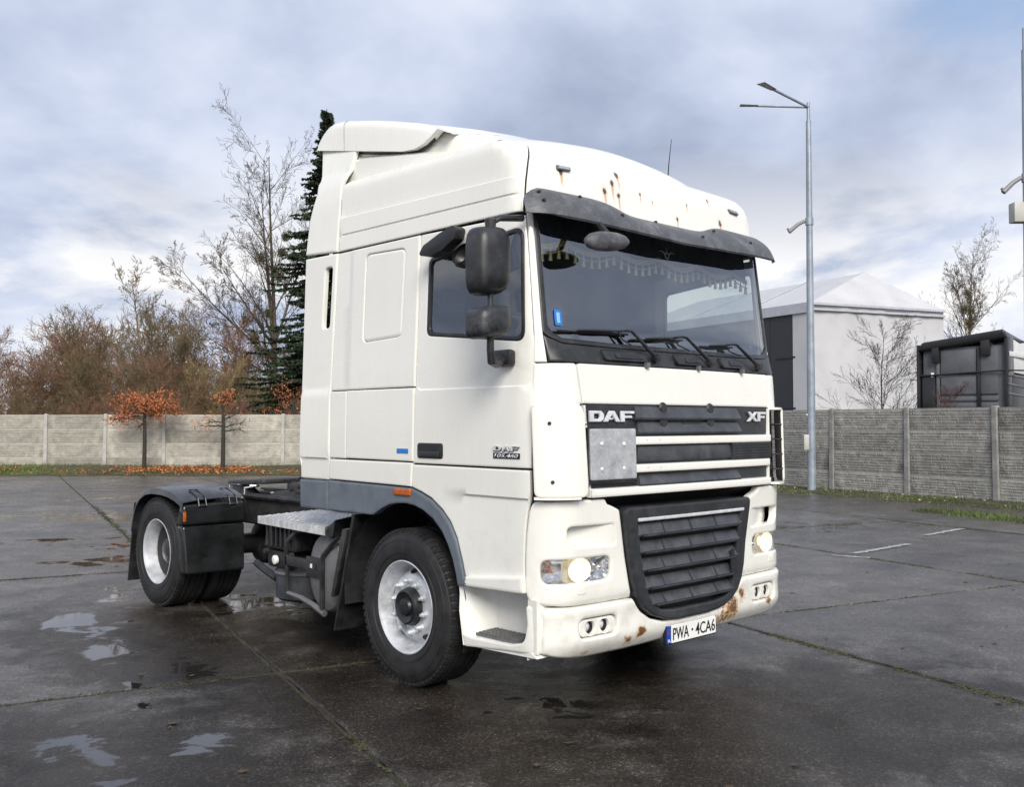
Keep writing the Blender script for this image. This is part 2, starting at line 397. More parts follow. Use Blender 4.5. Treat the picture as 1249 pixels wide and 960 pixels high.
WHITE_CAP = paint("white_paint_cap", rust=RUST_SPOTS)
WHITE_BUMP = paint("white_paint_bumper", grime=.5, patches=[(-.50, -.03, .45, .075), (-.60, -.03, .40, .07), (.44, -.03, .47, .15), (.36, -.03, .41, .12), (.56, -.02, .55, .07), (-.95, .0, .37, .06), (.92, .0, .46, .05)])
GREYP = mat("grey_trim_plastic", (.105, .125, .15), .42, var=.12, vscale=5, bump=.1, bscale=250, dirt=(.17, .19, .21), dscale=9, damt=.5)
BLACKP = mat("black_plastic", (.012, .013, .0145), .38, var=.2, vscale=6, bump=.12, bscale=220, dirt=(.055, .056, .06), dscale=5, damt=.7)
SLATP = mat("slat_plastic", (.040, .043, .049), .36, var=.25, vscale=9, bump=.1, bscale=200, dirt=(.085, .088, .092), dscale=8, damt=.7)
GRILLP = mat("grille_plastic", (.018, .0195, .022), .42, var=.2, vscale=7, bump=.1, bscale=200, dirt=(.06, .062, .065), dscale=6, damt=.6)
VISORP = mat("scuffed_visor_plastic", (.062, .064, .071), .45, var=.2, vscale=8, bump=.3, bscale=70, dirt=(.17, .175, .185), dscale=11, damt=.75)
RUBBER = mat("tyre_rubber", (.012, .012, .013), .62, var=.3, vscale=9, bump=.25, bscale=90, dirt=(.034, .031, .028), dscale=5, damt=.6)
RIM = mat("silver_wheel_paint", (.60, .62, .65), .38, metal=.35, var=.14, vscale=9, bump=.06, bscale=90, dirt=(.28, .27, .26), dscale=10, damt=.55)
DARK = mat("dark_underbody", (.012, .012, .013), .7, var=.3, vscale=8, bump=.3, bscale=60)
CHASSIS = mat("chassis_black", (.022, .022, .023), .55, var=.4, vscale=10, bump=.3, bscale=50, dirt=(.05, .044, .036), dscale=7, damt=.8)
STEEL = mat("worn_steel", (.34, .34, .34), .42, metal=.7, var=.25, vscale=12, bump=.2, bscale=60, dirt=(.16, .14, .12), dscale=9)
GREYM = mat("grey_metal", (.16, .16, .165), .48, metal=.25, var=.2, vscale=6, bump=.15, bscale=50, dirt=(.08, .075, .07), dscale=6, damt=.8)
CHEQD = mat("tread_plate_base", (.26, .26, .26), .42, metal=.3, var=.2, vscale=12, dirt=(.14, .135, .12), dscale=10, damt=.8)
CHEQ = mat("aluminium_tread_plate", (.74, .74, .73), .40, metal=.45, var=.15, vscale=12, dirt=(.25, .24, .22), dscale=14)
ALU = mat("aluminium_plate", (.48, .49, .50), .36, metal=.5, var=.12, vscale=14, bump=.08, bscale=120, dirt=(.72, .72, .70), dscale=30, damt=.8)
CHROME = mat("chrome", (.8, .8, .82), .12, metal=1, var=.03)
SILVER = mat("silver_trim", (.70, .71, .73), .34, metal=.35, var=.1, vscale=20)
AMBER = mat("amber_lens", (.42, .10, .015), .2, var=.15, vscale=30)
BLUE = mat("blue_sticker", (.02, .17, .55), .4, var=.1)
PLATEW = mat("plate_white", (.78, .78, .76), .35, var=.03)
BLACKT = mat("plate_black", (.012, .012, .014), .4, var=.05)
EUBLUE = mat("plate_blue", (.01, .05, .35), .35, var=.05)
GLASS = glass_mat("windscreen_glass", (.80, .87, .85), .20)
SGLASS = glass_mat("side_window_glass", (.72, .76, .76), .16)
LENS = glass_mat("lamp_lens", (.92, .94, .95), .10)
REFL = mat("lamp_reflector", (.62, .62, .63), .12, metal=.9, var=.15, vscale=25)
BULB = mat("lit_bulb", (1, .9, .7), .4, emis=(1, .86, .60), es=2.2)
BULBH = mat("lit_reflector", (.9, .85, .7), .3, emis=(1, .76, .38), es=.40)
CABIN = mat("cabin_trim", (.10, .105, .105), .75, var=.15, vscale=4)
CABINL = mat("cabin_lining", (.075, .078, .08), .8, var=.12, vscale=3)
FABRIC = mat("seat_fabric", (.20, .20, .205), .9, var=.2, vscale=30)
NAVY = mat("navy_velvet", (.012, .013, .03), .9, var=.2, vscale=20)
GOLD = mat("gold_braid", (.20, .14, .045), .6, var=.3, vscale=60)
CREAM = mat("cream_tassel", (.24, .20, .11), .8, var=.2, vscale=60)
# ================================================================== WHITE TRACTOR UNIT
# truck axes: x across (negative = the side we see), y from the front bumper backwards, z up
TZ = [.25, .45, .66, .9, 1.26, 1.8, 2.04, 2.2, 2.9, 3.0, 3.2, 3.27, 3.33, 3.365, 3.385, 3.40]
TYF = [.0, -.035, -.022, -.015, -.03, -.015, .0, .085, .170, .185, .216, .245, .30, .36, .41, .46]
TXS = [1.225, 1.235, 1.235, 1.235, 1.235, 1.235, 1.235, 1.23, 1.215, 1.21, 1.20, 1.198, 1.195, 1.186, 1.168, 1.125]
TRD = [.25, .25, .25, .25, .25, .25, .25, .13, .13, .14, .15, .15, .15, .15, .15, .15]
BOW = .03
def plan(z):
    yf, xs, R = (float(np.interp(z, TZ, t)) for t in (TYF, TXS, TRD))
    xc = xs - R
    for _ in range(3): a0 = atan(2 * BOW * xc); xc = xs - R * (1 - sin(a0))
    a0 = atan(2 * BOW * xc); L = R * (pi / 2 - a0); yc = yf + BOW * xc * xc
    return yf, xs, R, xc, a0, L, yc
def G(s, z, d=0.0):
    """cab skin: s runs along the plan curve from the centre of the front round the corner and down the side"""
    sg = -1 if s < 0 else 1; a = abs(s); yf, xs, R, xc, a0, L, yc = plan(z)
    if a <= xc: x, y, t = a, yf + BOW * a * a, (1, 2 * BOW * a)
    elif a <= xc + L:
        ph = a0 + (a - xc) / R; x = xc + R * (sin(ph) - sin(a0)); y = yc + R * (cos(a0) - cos(ph)); t = (cos(ph), sin(ph))
    else: x, y, t = xs, yc + R * cos(a0) + (a - xc - L), (0, 1)
    n = hypot(*t)
    return (sg * (x + t[1] / n * d), y - t[0] / n * d, z)
def q_of(s, z):
    yf, xs, R, xc, a0, L, yc = plan(z); return s - xc - L + yc + R * cos(a0)
def Hs(q, z, d=0.0):
    """the same skin by (y on the side, z); smaller y than the corner's end wraps round the corner"""
    yf, xs, R, xc, a0, L, yc = plan(z); return G(q - yc - R * cos(a0) + xc + L, z, d)
def Hroof(q, z, d=0.0):
    k = .02 * max(0, q - .25) * min(1, max(0, (z - 2.95) / .3)); x, y, zz = Hs(q, z - k, d); return (x, y, zz + k)
def side_pair(fn):
    for sd_ in (-1, 1): fn(sd_)

TRUCK = thing('tractor_truck', (0, 3.0, 0), 'white tractor unit with lit headlamps, dark sun visor and rusty spots, parked on wet concrete', 'truck')
T = TRUCK
arc_out = [(.716, .715), (.755, .85), (.805, .989), (.868, 1.085), (.943, 1.154), (1.05, 1.218), (1.15, 1.252), (1.258, 1.272)]
arc_in = [(.793, .706), (.812, .78), (.839, .856), (.885, .945), (.943, 1.022), (1.03, 1.093), (1.133, 1.142), (1.22, 1.165), (1.31, 1.174), (1.40, 1.170), (1.49, 1.155), (1.58, 1.122), (1.66, 1.080)]

# ---- dark inner shell (what shows in the gaps between the panels)
b = MB(); us = list(np.linspace(-1.31, 1.31, 40))
b.grid(lambda s, z: G(s, z, -.15 if z < 1.2 else -.04), us, [.46, .6, .8, 1.0, 1.19, 1.26, 1.5, 1.8, 2.0, 2.06])
b.grid(lambda s, z: G(s, z, -.04 if z < 2.95 else -.03), us, [2.93, 3.0, 3.1, 3.2, 3.28])
b.build('bulkhead', DARK, T)
for sd_ in (-1, 1):
    b = MB(); b.bb((sd_ * 1.198, .19, 1.27), (sd_ * 1.16, 2.2, 2.12))
    b.bb((sd_ * 1.20, .15, .74), (sd_ * 1.16, .70, 1.28))
    b.bb((sd_ * 1.185, 1.18, 2.12), (sd_ * 1.15, 2.2, 3.0))
    b.bb((sd_ * 1.16, .42, 2.84), (sd_ * 1.10, 2.2, 3.1))
    b.bb((sd_ * 1.12, .60, 3.1), (sd_ * 1.06, 2.19, 3.27))
    b.build('inner_panel', DARK, T); b = MB()
b = MB(); b.bb((-1.18, 2.14, 1.25), (1.18, 2.20, 3.30)); b.build('rear_wall', CABINL, T)
b = MB(); b.bb((-1.18, .1, 1.24), (1.18, 2.18, 1.30)); b.build('cab_floor', DARK, T)
b = MB(); b.bb((-1.15, .28, 3.0), (1.15, 2.14, 3.05)); b.build('headlining', CABINL, T)

# ---- front: white panel, grille, corner deflectors
panel('bonnet_panel', rpoly([(-.960, 1.803), (.960, 1.803), (.992, 2.035), (-.992, 2.035)], [.006, .006, .03, .03]), G, WHITE, T, t=.03, r=.010, grid=.09)
def corner(sd_):
    panel('corner_panel', rpoly([(1.261, 2.030), (1.002, 2.034), (.968, 1.80), (1.284, 1.79)], [.01, .02, .005, .005]), G, WHITE, T, side=sd_, t=.03, r=.008, grid=.04)
    panel('corner_backing', [(.965, 1.262), (1.284, 1.262), (1.284, 1.79), (.968, 1.80)], G, DARK, T, side=sd_, t=.02, r=.004, grid=.05, d=-.025)
    panel('pillar', rpoly([(1.182, 2.038), (1.259, 2.038), (1.214, 2.2), (1.192, 2.93), (1.155, 2.93), (1.165, 2.19)], 0), G, WHITE, T, side=sd_, t=.04, r=.006, grid=.03)
    lead = [(1.022, 1.800), (1.000, 1.74), (.982, 1.36), (.985, 1.275)] if sd_ < 0 else [(1.125, 1.800), (1.122, 1.74), (1.116, 1.36), (1.116, 1.275)]
    e = panel('corner_deflector', rpoly([(1.262, 1.275), (1.268, 1.790)] + lead, [.04, .03, .05, .02, .02, .05]), G, WHITE, T, side=sd_, t=.016, r=.009, grid=.035, d=.055, back=True)
    panel('deflector_liner', rpoly([(1.255, 1.285), (1.260, 1.780)] + [(a + .007, min(1.79, max(1.285, z))) for a, z in lead], .03), G, BLACKT, e, side=sd_, t=.003, r=.001, grid=.05, d=.036)
    for z in (1.795, 1.272):
        mb = MB(); ss_ = list(np.linspace(.955 if sd_ > 0 else 1.03, 1.262, 14))
        lo_, hi_ = [[Vector(G(s, z + o, .0)) for s in ss_] for o in (-.008, .008)], [[Vector(G(s, z + o, .05 * min(1, (s - .95) / .05))) for s in ss_] for o in (-.008, .008)]
        for A, B in ((lo_[0], hi_[0]), (lo_[1], hi_[1]), (hi_[0], hi_[1])):
            mb.grid(lambda i, j: (A, B)[j][i] * 1.0, list(range(14)), [0, 1])
        mb.v = [(x * sd_, y, z_) for x, y, z_ in mb.v]; mb.build('flange', WHITE, e)
    for z in (1.37, 1.475, 1.58, 1.685):
        mb = MB()
        mb.grid(lambda s, d: G(s, z + (.004 if d > .02 else -.004), d), list(np.linspace(.97, 1.25, 12)), [-.02, .046])
        mb.v = [(x * sd_, y, z_) for x, y, z_ in mb.v]; mb.build('vane', GRILLP, e, solid=.006)
    for s, z in ((1.182, 1.691), (1.173, 1.364)):
        mb = MB(); p = Vector(G(s, z, .055)); n_ = (Vector(G(s, z, .07)) - p).normalized()
        mb.tube([p - n_ * .01, p + n_ * .004], .011, 10); mb.v = [(x * sd_, y, z_) for x, y, z_ in mb.v]; mb.build('bolt', BLACKP, e)
side_pair(corner)

gr = panel('grille', [(-.960, 1.80), (-.924, 1.265), (.924, 1.265), (.960, 1.80)], G, GRILLP, T, t=.03, r=.004, grid=.1, d=-.006)
for sd_ in (-1, 1):
    panel('grille_edge', [(.934, 1.268), (.922, 1.268), (.938, 1.62), (.952, 1.795), (.966, 1.795), (.960, 1.60)][::-1], G, WHITE, gr, side=sd_, t=.03, r=.006, grid=.05, d=.012)
def slat(z0, z1, w0, w1, name='grille_slat', lip=.028, m=SLATP, parent=gr):
    mb = MB(); us = list(np.linspace(0, 1, 17))
    def fn(u, v):
        z = [z1, z1 - .004, z0 + .012, z0, z0][v]; d = [-.004, .002, lip, lip - .004, -.006][v]
        w = w0 + (w1 - w0) * u + (0.02 if v > 1 else 0) * (u - .5) * 2; return G(w, z, d)
    mb.grid(fn, us, [0, 1, 2, 3, 4])
    for i in (0, -1): mb.f.append(tuple(range(len(mb.v) - 5, len(mb.v))) if i else tuple(range(4, -1, -1)))
    return mb.build(name, m, parent, 30)
slat(1.713, 1.792, -.53, .54); s2 = slat(1.626, 1.704, -.51, .545); slat(1.462, 1.556, -.51, .445, lip=.014); slat(1.316, 1.384, -.505, .52)
for s in (-.27, .22):
    for z in (1.785, 1.70):
        mb = MB(); p = Vector(G(s, z, .005)); mb.lathe([(-.012, .0), (-.012, .03), (.0, .038)], p, 'Y', 12); mb.build('boss', GRILLP, gr)
mb = MB(); mb.prism(rrect(-.09, 1.664, .11, 1.700, .02), G, .0, .008); mb.build('bonnet_catch', BLACKT, gr)
for z0, z1, w in ((1.562, 1.613, .953), (1.397, 1.447, .930)):
    panel('grille_bar', rrect(-w, z0, w, z1, .006), G, WHITE, gr, t=.04, r=.009, grid=.09, d=.026)
    for s in (-.45, -.33):
        mb = MB(); mb.lathe([(-.002, 0), (-.002, .006), (.004, .008)], G(s, (z0 + z1) / 2 + .005, .026), 'Y', 8); mb.build('screw', SILVER, gr)
panel('grille_bar', rpoly([(-.930, 1.266), (.930, 1.266), (.934, 1.318), (-.934, 1.318)], .012), G, WHITE, gr, t=.05, r=.012, grid=.09, d=.03)
cp_ = panel('cover_plate', rrect(-.957, 1.366, -.573, 1.660, .012), G, ALU, T, t=.012, r=.004, grid=.08, d=.046)
panel('plate_frame', rrect(-.966, 1.345, -.562, 1.667, .012), G, BLACKP, cp_, t=.03, r=.004, grid=.1, d=.036)
for s, z in ((-.862, 1.573), (-.677, 1.570), (-.865, 1.428), (-.680, 1.428)):
    mb = MB(); mb.lathe([(-.007, 0), (-.006, .010), (-.002, .014), (.003, .015)], G(s, z, .046), 'Y', 10); mb.build('rivet', SILVER, cp_)
dp = panel('mesh_plate', rrect(.449, 1.448, .951, 1.567, .012), G, BLACKP, T, t=.03, r=.005, grid=.08, d=.022)
mb = MB()
for i in range(24):
    for j in range(5):
        s = .475 + i * .0196 + (j % 2) * .0098; mb.box(G(s, 1.468 + j * .019, .0235), (.008, .004, .008))
dm = mb.build('mesh_dimples', GRILLP, dp)
# chunky metal letters
def Dp(a, b_, w, h): return rpoly([(a, b_), (a + w * .80, b_), (a + w, b_ + h * .28), (a + w, b_ + h * .72), (a + w * .80, b_ + h), (a, b_ + h)], [0, .02, .02, .02, .02, 0], 3), [rpoly([(a + w * .30, b_ + h * .27), (a + w * .66, b_ + h * .27), (a + w * .72, b_ + h * .5), (a + w * .66, b_ + h * .73), (a + w * .30, b_ + h * .73)], .006, 2)]
def Ap(a, b_, w, h): return [(a, b_), (a + w * .25, b_), (a + w * .31, b_ + h * .18), (a + w * .50, b_ + h * .18), (a + w * .62, b_ + h * .36), (a + w * .38, b_ + h * .36), (a + w * .52, b_ + h * .68), (a + w * .74, b_), (a + w, b_), (a + w * .66, b_ + h), (a + w * .36, b_ + h)], []
def Fp(a, b_, w, h): return [(a, b_), (a + w * .27, b_), (a + w * .27, b_ + h * .34), (a + w * .82, b_ + h * .34), (a + w * .82, b_ + h * .58), (a + w * .27, b_ + h * .58), (a + w * .27, b_ + h * .75), (a + w, b_ + h * .75), (a + w, b_ + h), (a, b_ + h)], []
def Xp(a, b_, w, h): return [(a, b_), (a + w * .27, b_), (a + w * .50, b_ + h * .34), (a + w * .73, b_), (a + w, b_), (a + w * .66, b_ + h * .5), (a + w, b_ + h), (a + w * .73, b_ + h), (a + w * .50, b_ + h * .66), (a + w * .27, b_ + h), (a, b_ + h), (a + w * .34, b_ + h * .5)], []
for fn_, a, w in ((Dp, -.924, .118), (Ap, -.808, .138), (Fp, -.662, .118)):
    o_, h_ = fn_(a, 1.700, w, .064); panel('badge_letter', o_, G, SILVER, T, holes=h_, t=.012, r=.0025, grid=.05, seg=.04, d=.014)
for fn_, a, w in ((Xp, .664, .136), (Fp, .806, .106)):
    o_, h_ = fn_(a, 1.704, w, .066)
    panel('badge_letter', [(p + (q - 1.737) * .12, q) for p, q in o_], G, SILVER, T, t=.012, r=.0025, grid=.05, seg=.04, d=.014)

# ---- headlamp panels, bumper, lower grille
def housing(sd_):
    out = [(1.290, 1.252), (1.312, 1.19), (1.326, 1.05), (1.328, .85), (1.326, .725), (1.300, .682), (1.20, .668), (1.10, .660), (.90, .655), (.563, .655), (.58, .72), (.605, .85), (.636, 1.0), (.660, 1.12), (.675, 1.185), (.73, 1.208), (.78, 1.225), (.80, 1.255), (.95, 1.256)]
    out = rpoly(out, [.05, .02, .03, .02, .03, .03, .02, .02, 0, .005, .02, .02, .02, .02, .03, .02, .02, .02, .0], 3)
    lampcut = rrect(.738, .787, 1.236, .924, .055, 6)
    hol = rpoly([(1.080, 1.098), (1.05, 1.108), (.72, 1.104), (.70, .985), (1.03, .995), (1.080, 1.03)], [.02, .02, .02, .02, .03, .03])
    bulge = lambda a, z: .012 * math.exp(-((z - 1.17) / .05) ** 2) * 0 - .020 * math.exp(-((z - .655) / .018) ** 2)
    h = panel('headlamp_panel', out, G, WHITE, T, holes=[lampcut, hol], side=sd_, t=.05, r=.012, grid=.045, seg=.035, dfun=bulge)
    panel('air_scoop', [(1.10, 1.12), (.69, 1.115), (.66, .975), (1.04, .975), (1.10, 1.02)], G, WHITE, h, side=sd_, t=.02, r=.004, grid=.045,
          dfun=lambda a, z: -.006 - .075 * max(0, min(1, (a - .72) / .33)) ** 1.3)
    # small square cap under the lamp
    panel('towing_cap', rrect(.950, .722, 1.016, .766, .006), G, WHITE, h, side=sd_, t=.006, r=.003, grid=.03, d=.003)
    hl = panel('headlamp', rrect(.720, .772, 1.255, .940, .06, 6), G, REFL, T, side=sd_, t=.05, r=.01, grid=.05, d=-.10)
    panel('lamp_lens', rrect(.732, .782, 1.243, .930, .058, 6), G, LENS, hl, side=sd_, t=.004, r=.002, grid=.05, d=-.012)
    def bowl(a, z):
        k = max(0, 1 - ((z - .856) / .074) ** 2); e = max(0, 1 - ((a - .988) / .252) ** 8)
        return -.018 - .055 * sqrt(k) * e + .010 * math.exp(-((a - .862) / .008) ** 2)
    rf = panel('reflector', rrect(.734, .784, 1.241, .928, .058, 6), G, REFL, hl, side=sd_, t=.004, r=.002, grid=.012, dfun=bowl)
    def dish(sc, r_, zr, nm, mm, dd, parent=rf):
        c_ = Vector(G(sc, .856, dd)); mb = MB(); mb.lathe([(0.0, r_), (.014, r_ * .88), (.028, r_ * .62), (.036, r_ * .3), (.037, 0)], (0, 0, 0), 'Y', 24, 1, zr)
        tv = Vector(G(sc + .02, .856)) - Vector(G(sc - .02, .856)); Rz = Matrix.Rotation(math.atan2(tv.y, tv.x), 3, 'Z')
        mb.v = [tuple(Rz @ Vector(p) + c_) for p in mb.v]; mb.v = [(x * sd_, y, z) for x, y, z in mb.v]; return mb.build(nm, mm, parent)
    def ball(sc, r_, nm, mm, dd, parent=rf):
        c_ = G(sc, .856, dd); mb = MB(); mb.lathe([(-r_ * cos(k * pi / 10), r_ * sin(k * pi / 10)) for k in range(11)], c_, 'Y', 16); mb.v = [(x * sd_, y, z) for x, y, z in mb.v]; return mb.build(nm, mm, parent)
    dish(.968, .088, .78, 'lit_reflector', BULBH, -.026); ball(.968, .034, 'bulb', BULB, -.040)
    ball(.800, .022, 'bulb', CHROME, -.045); ball(1.165, .012, 'bulb', AMBER, -.04)
    # fog lamps
side_pair(housing)
cut = [(.563, .652), (.54, .615), (.49, .566), (.41, .517), (.30, .488), (.15, .478)]
out = [(0, .478)] + cut[::-1] + [(1.234, .655), (1.240, .402), (1.18, .384), (1.10, .368), (.92, .350), (.60, .348), (.40, .352), (.27, .358), (0, .360)]
full = out + [(-a, z) for a, z in out[::-1][1:-1]]
fogs = [rrect(.70, .474, 1.008, .582, .048, 6), [(-a, z) for a, z in rrect(.70, .474, 1.008, .582, .048, 6)]]
def bump_d(a, z):
    k = max(0, (.47 - z) / .12); return .012 * math.exp(-((z - .625) / .03) ** 2) - .05 * k ** 2 * (1 if abs(a) < 1.1 else max(0, 1 - (abs(a) - 1.1) / .14))
BUMPER = panel('bumper', full, G, WHITE_BUMP, T, holes=fogs, t=.10, r=.014, grid=.06, gb=.03, seg=.035, dfun=bump_d)
def fog(sd_):
    pl = panel('fog_lamp_panel', rrect(.706, .480, 1.002, .576, .045, 6), G, WHITE_BUMP, BUMPER, side=sd_, t=.02, r=.006, grid=.03, d=-.012,
               holes=[[(.796 + .037 * cos(k * pi / 10), .528 + .037 * sin(k * pi / 10)) for k in range(20)], [(.912 + .037 * cos(k * pi / 10), .528 + .037 * sin(k * pi / 10)) for k in range(20)]])
    for s in (.796, .912):
        c_ = G(s, .528, -.02); mb = MB()
        mb.lathe([(-.0, .041), (.03, .037), (.05, .03), (.055, 0)], c_, 'Y', 20); mb.v = [(x * sd_, y, z) for x, y, z in mb.v]; f_ = mb.build('fog_lamp', BLACKP if s < .85 else BLACKP, BUMPER)
        mb = MB(); mb.lathe([(.0, 0), (.004, .015), (.012, .026), (.02, .034)], (c_[0], c_[1] + .012, c_[2]), 'Y', 20); mb.v = [(x * sd_, y, z) for x, y, z in mb.v]; mb.build('lens', SILVER, f_)
side_pair(fog)
fr_o = [(.658, 1.195), (.645, 1.10), (.632, 1.03), (.608, .90), (.578, .75), (.545, .66), (.49, .588), (.41, .535), (.30, .500), (.15, .486)]
fr_i = [(.538, 1.098), (.520, 1.0), (.495, .87), (.466, .74), (.438, .66), (.40, .605), (.34, .568), (.22, .553)]
sym = lambda L: L + [(-a, z) for a, z in L[::-1]]
LG = panel('lower_grille', rpoly(sym(fr_o), [.05] + [.01] * 18 + [.05]), G, GRILLP, T, holes=[sym(fr_i)], t=.06, r=.012, grid=.06, seg=.04, d=.030)
b = MB(); b.grid(lambda u, v: G(u, v, -.028), list(np.linspace(-.56, .56, 12)), [.53, .8, 1.12]); b.build('radiator_screen', DARK, LG)
panel('trim_strip', rrect(-.545, 1.107, .562, 1.127, .006), G, SILVER, LG, t=.01, r=.003, grid=.09, d=.037)
def wat(z): return float(np.interp(z, [p[1] for p in fr_i[::-1]], [p[0] for p in fr_i[::-1]]))
for z0, z1 in ((1.016, 1.094), (.912, .986), (.804, .880), (.696, .770), (.594, .660)):
    w0 = wat((z0 + z1) / 2) - .004
    sl_ = slat(z0, z1, -w0, w0, 'lower_grille_slat', .034, SLATP, LG)
    for s in (-.30, -.03, .24):
        if abs(s) < w0 - .08:
            mb = MB(); mb.prism([(s, z0 + .004), (s + .008, z0 + .004), (s + .008, z1), (s, z1)], lambda a, z: None, 0, 0) if False else None
            mb.add([G(s, z1, .004), G(s + .009, z1, .004), G(s + .009, z0 + .012, .039), G(s, z0 + .012, .039), G(s, z1, -.004), G(s + .009, z1, -.004), G(s + .009, z0 + .012, .02), G(s, z0 + .012, .02)],
                   [(0, 3, 2, 1), (0, 1, 5, 4), (1, 2, 6, 5), (2, 3, 7, 6), (3, 0, 4, 7)]); mb.build('rib', GRILLP, sl_)
    mb = MB(); mb.tube([G(s, z0 + .002, .036) for s in np.linspace(-w0 + .02, w0 - .03, 9)], .009, 8); mb.build('rolled_edge', BLACKP, sl_)
mb = MB(); mb.prism([(.40, .70), (.47, .70), (.47, .82), (.44, .82), (.44, .86), (.40, .85)], G, .028, .041); mb.build('broken_gap', BLACKT, LG)

# number plate on its bracket
NP = panel('number_plate', rrect(-.267, .328, .267, .453, .012), lambda a, z, d=0: (a, -.028 - d, z), BLACKT, T, t=.018, r=.003, grid=.2, d=0)
panel('plate_face', rrect(-.212, .337, .256, .444, .008), lambda a, z, d=0: (a, -.028 - d, z), PLATEW, NP, t=.004, r=.001, grid=.2, d=.003)
panel('country_strip', rrect(-.257, .337, -.214, .444, .006), lambda a, z, d=0: (a, -.028 - d, z), EUBLUE, NP, t=.004, r=.001, grid=.2, d=.003)
pf = lambda a, z, d=0: (a, -.028 - d, z)
text_mesh("PWA", .160, .074, pf, BLACKT, 'plate_lettering', NP, d=.0045, a0=-.198, b0=.354, bold=.003)
text_mesh("4CA6", .208, .074, pf, BLACKT, 'plate_lettering', NP, d=.0045, a0=.034, b0=.354, bold=.003)
text_mesh("PL", .026, .018, pf, PLATEW, 'country_code', NP, d=.0045, a0=-.249, b0=.346)
mb = MB()
for k in range(12): mb.lathe([(-.001, 0), (-.001, .0028), (.001, .0028)], (-.2355 + .014 * sin(k * pi / 6), -.0325, .410 + .014 * cos(k * pi / 6)), 'Y', 5)
mb.build('star_ring', GOLD, NP)
mb = MB(); mb.prism(rrect(-.007, .385, .009, .401, .004), pf, .003, .0042); mb.build('seal', RUBBER, NP)
b = MB(); b.bb((-.27, -.015, .44), (.27, .03, .49)); b.build('plate_bracket', BLACKP, T)

# ---- windscreen area
b = MB(); COWL = panel('cowl', rpoly([(-1.172, 2.041), (1.172, 2.041), (1.166, 2.20), (1.14, 2.182), (1.05, 2.150), (.6, 2.140), (-.6, 2.140), (-1.05, 2.150), (-1.14, 2.182), (-1.166, 2.20)], 0), G, BLACKP, T, t=.03, r=.008, grid=.06, gb=.03)
for s0, s1 in ((-.765, -.385), (-.10, .20), (.40, .68)):
    pod = panel('step_pod', rrect(s0, 2.062, s1, 2.128, .022), G, BLACKP, COWL, t=.03, r=.012, grid=.04, d=.025)
    panel('handle_slot', rrect(s0 + .09, 2.078, s1 - .04, 2.112, .014), G, GRILLP, pod, t=.02, r=.006, grid=.05, d=.034)
    panel('slot_recess', rrect(s0 + .12, 2.087, s1 - .07, 2.104, .008), G, BLACKT, pod, t=.004, r=.002, grid=.05, d=.0355)
    mb = MB(); mb.bb((s0 + .36 - .012 if s0 < -.5 else s0 + .21, G(0, 2.04, .012)[1] - .004, 2.030), (s0 + .36 + .02 if s0 < -.5 else s0 + .235, G(0, 2.04, .0)[1] + .01, 2.062)); mb.build('clip', GREYM, COWL)
seal_o = [(-1.166, 2.212), (-1.135, 2.186), (-1.05, 2.152), (-.6, 2.142), (.6, 2.142), (1.05, 2.152), (1.135, 2.186), (1.166, 2.212), (1.158, 2.96), (-1.158, 2.96)]
seal_i = [(-1.128, 2.25), (-1.10, 2.215), (-1.03, 2.182), (-.6, 2.170), (.6, 2.170), (1.03, 2.182), (1.10, 2.215), (1.128, 2.25), (1.122, 2.93), (-1.122, 2.93)]
panel('windscreen_seal', rpoly(seal_o, .01, 2), G, BLACKP, T, holes=[rpoly(seal_i, .02, 3)], t=.02, r=.006, grid=.1, seg=.05, d=.001)
WS = panel('windscreen', rpoly([(a * .999, z - .004 if z < 2.5 else z) for a, z in seal_i], .01, 2), G, GLASS, T, t=.003, r=.001, grid=.06, gb=.10, seg=.06, d=-.008)
panel('toll_sticker', rrect(-1.07, 2.252, -1.012, 2.345, .012), G, BLUE, WS, t=.002, r=.0008, grid=.04, d=-.001)
panel('sticker_print', rrect(-1.055, 2.268, -1.03, 2.33, .006), G, mat("sticker_print", (.25, .5, .8), .4), WS, t=.001, r=.0005, grid=.04, d=.001)
for (ps, pz), (bs, bz), (ts, tz) in (((-.302, 2.093), (-.489, 2.250), (-1.074, 2.226)), ((.268, 2.090), (.046, 2.244), (-.46, 2.207)), ((.864, 2.085), (.627, 2.229), (.244, 2.204))):
    mb = MB(); p0 = G(ps, pz, .03); p1 = G(bs, bz, .055); p2 = G(bs - .03, bz + .002, .05); p3 = G(bs - .10, bz - .004, .035)
    mb.tube([p0, tuple(.5 * (p0[i] + p1[i]) for i in range(3)), p1, p2, p3], [.016, .012, .009, .008, .006], 8)
    mb.lathe([(-.02, 0), (-.018, .022), (.0, .028), (.02, .03)], p0, 'Y', 14)
    wp = mb.build('wiper', BLACKP, T)
    mb = MB(); mb.tube([G(ts + (bs + .01 - ts) * k / 8, tz + (bz - .012 - tz) * k / 8 - .004, .012) for k in range(9)], .007, 6)
    mb.tube([G(ts + (bs - ts) * (.25 + .65 * k / 6), tz + (bz - tz) * (.25 + .65 * k / 6), .026) for k in range(7)], [.004, .007, .009, .010, .009, .007, .005], 6)
    mb.build('wiper_blade', BLACKP, wp)
    mb = MB(); mb.tube([p3, G(bs - .07, bz - .05, .03), G(ps - .19, pz + .07, .03)], .005, 6); mb.build('link_rod', BLACKP, wp)
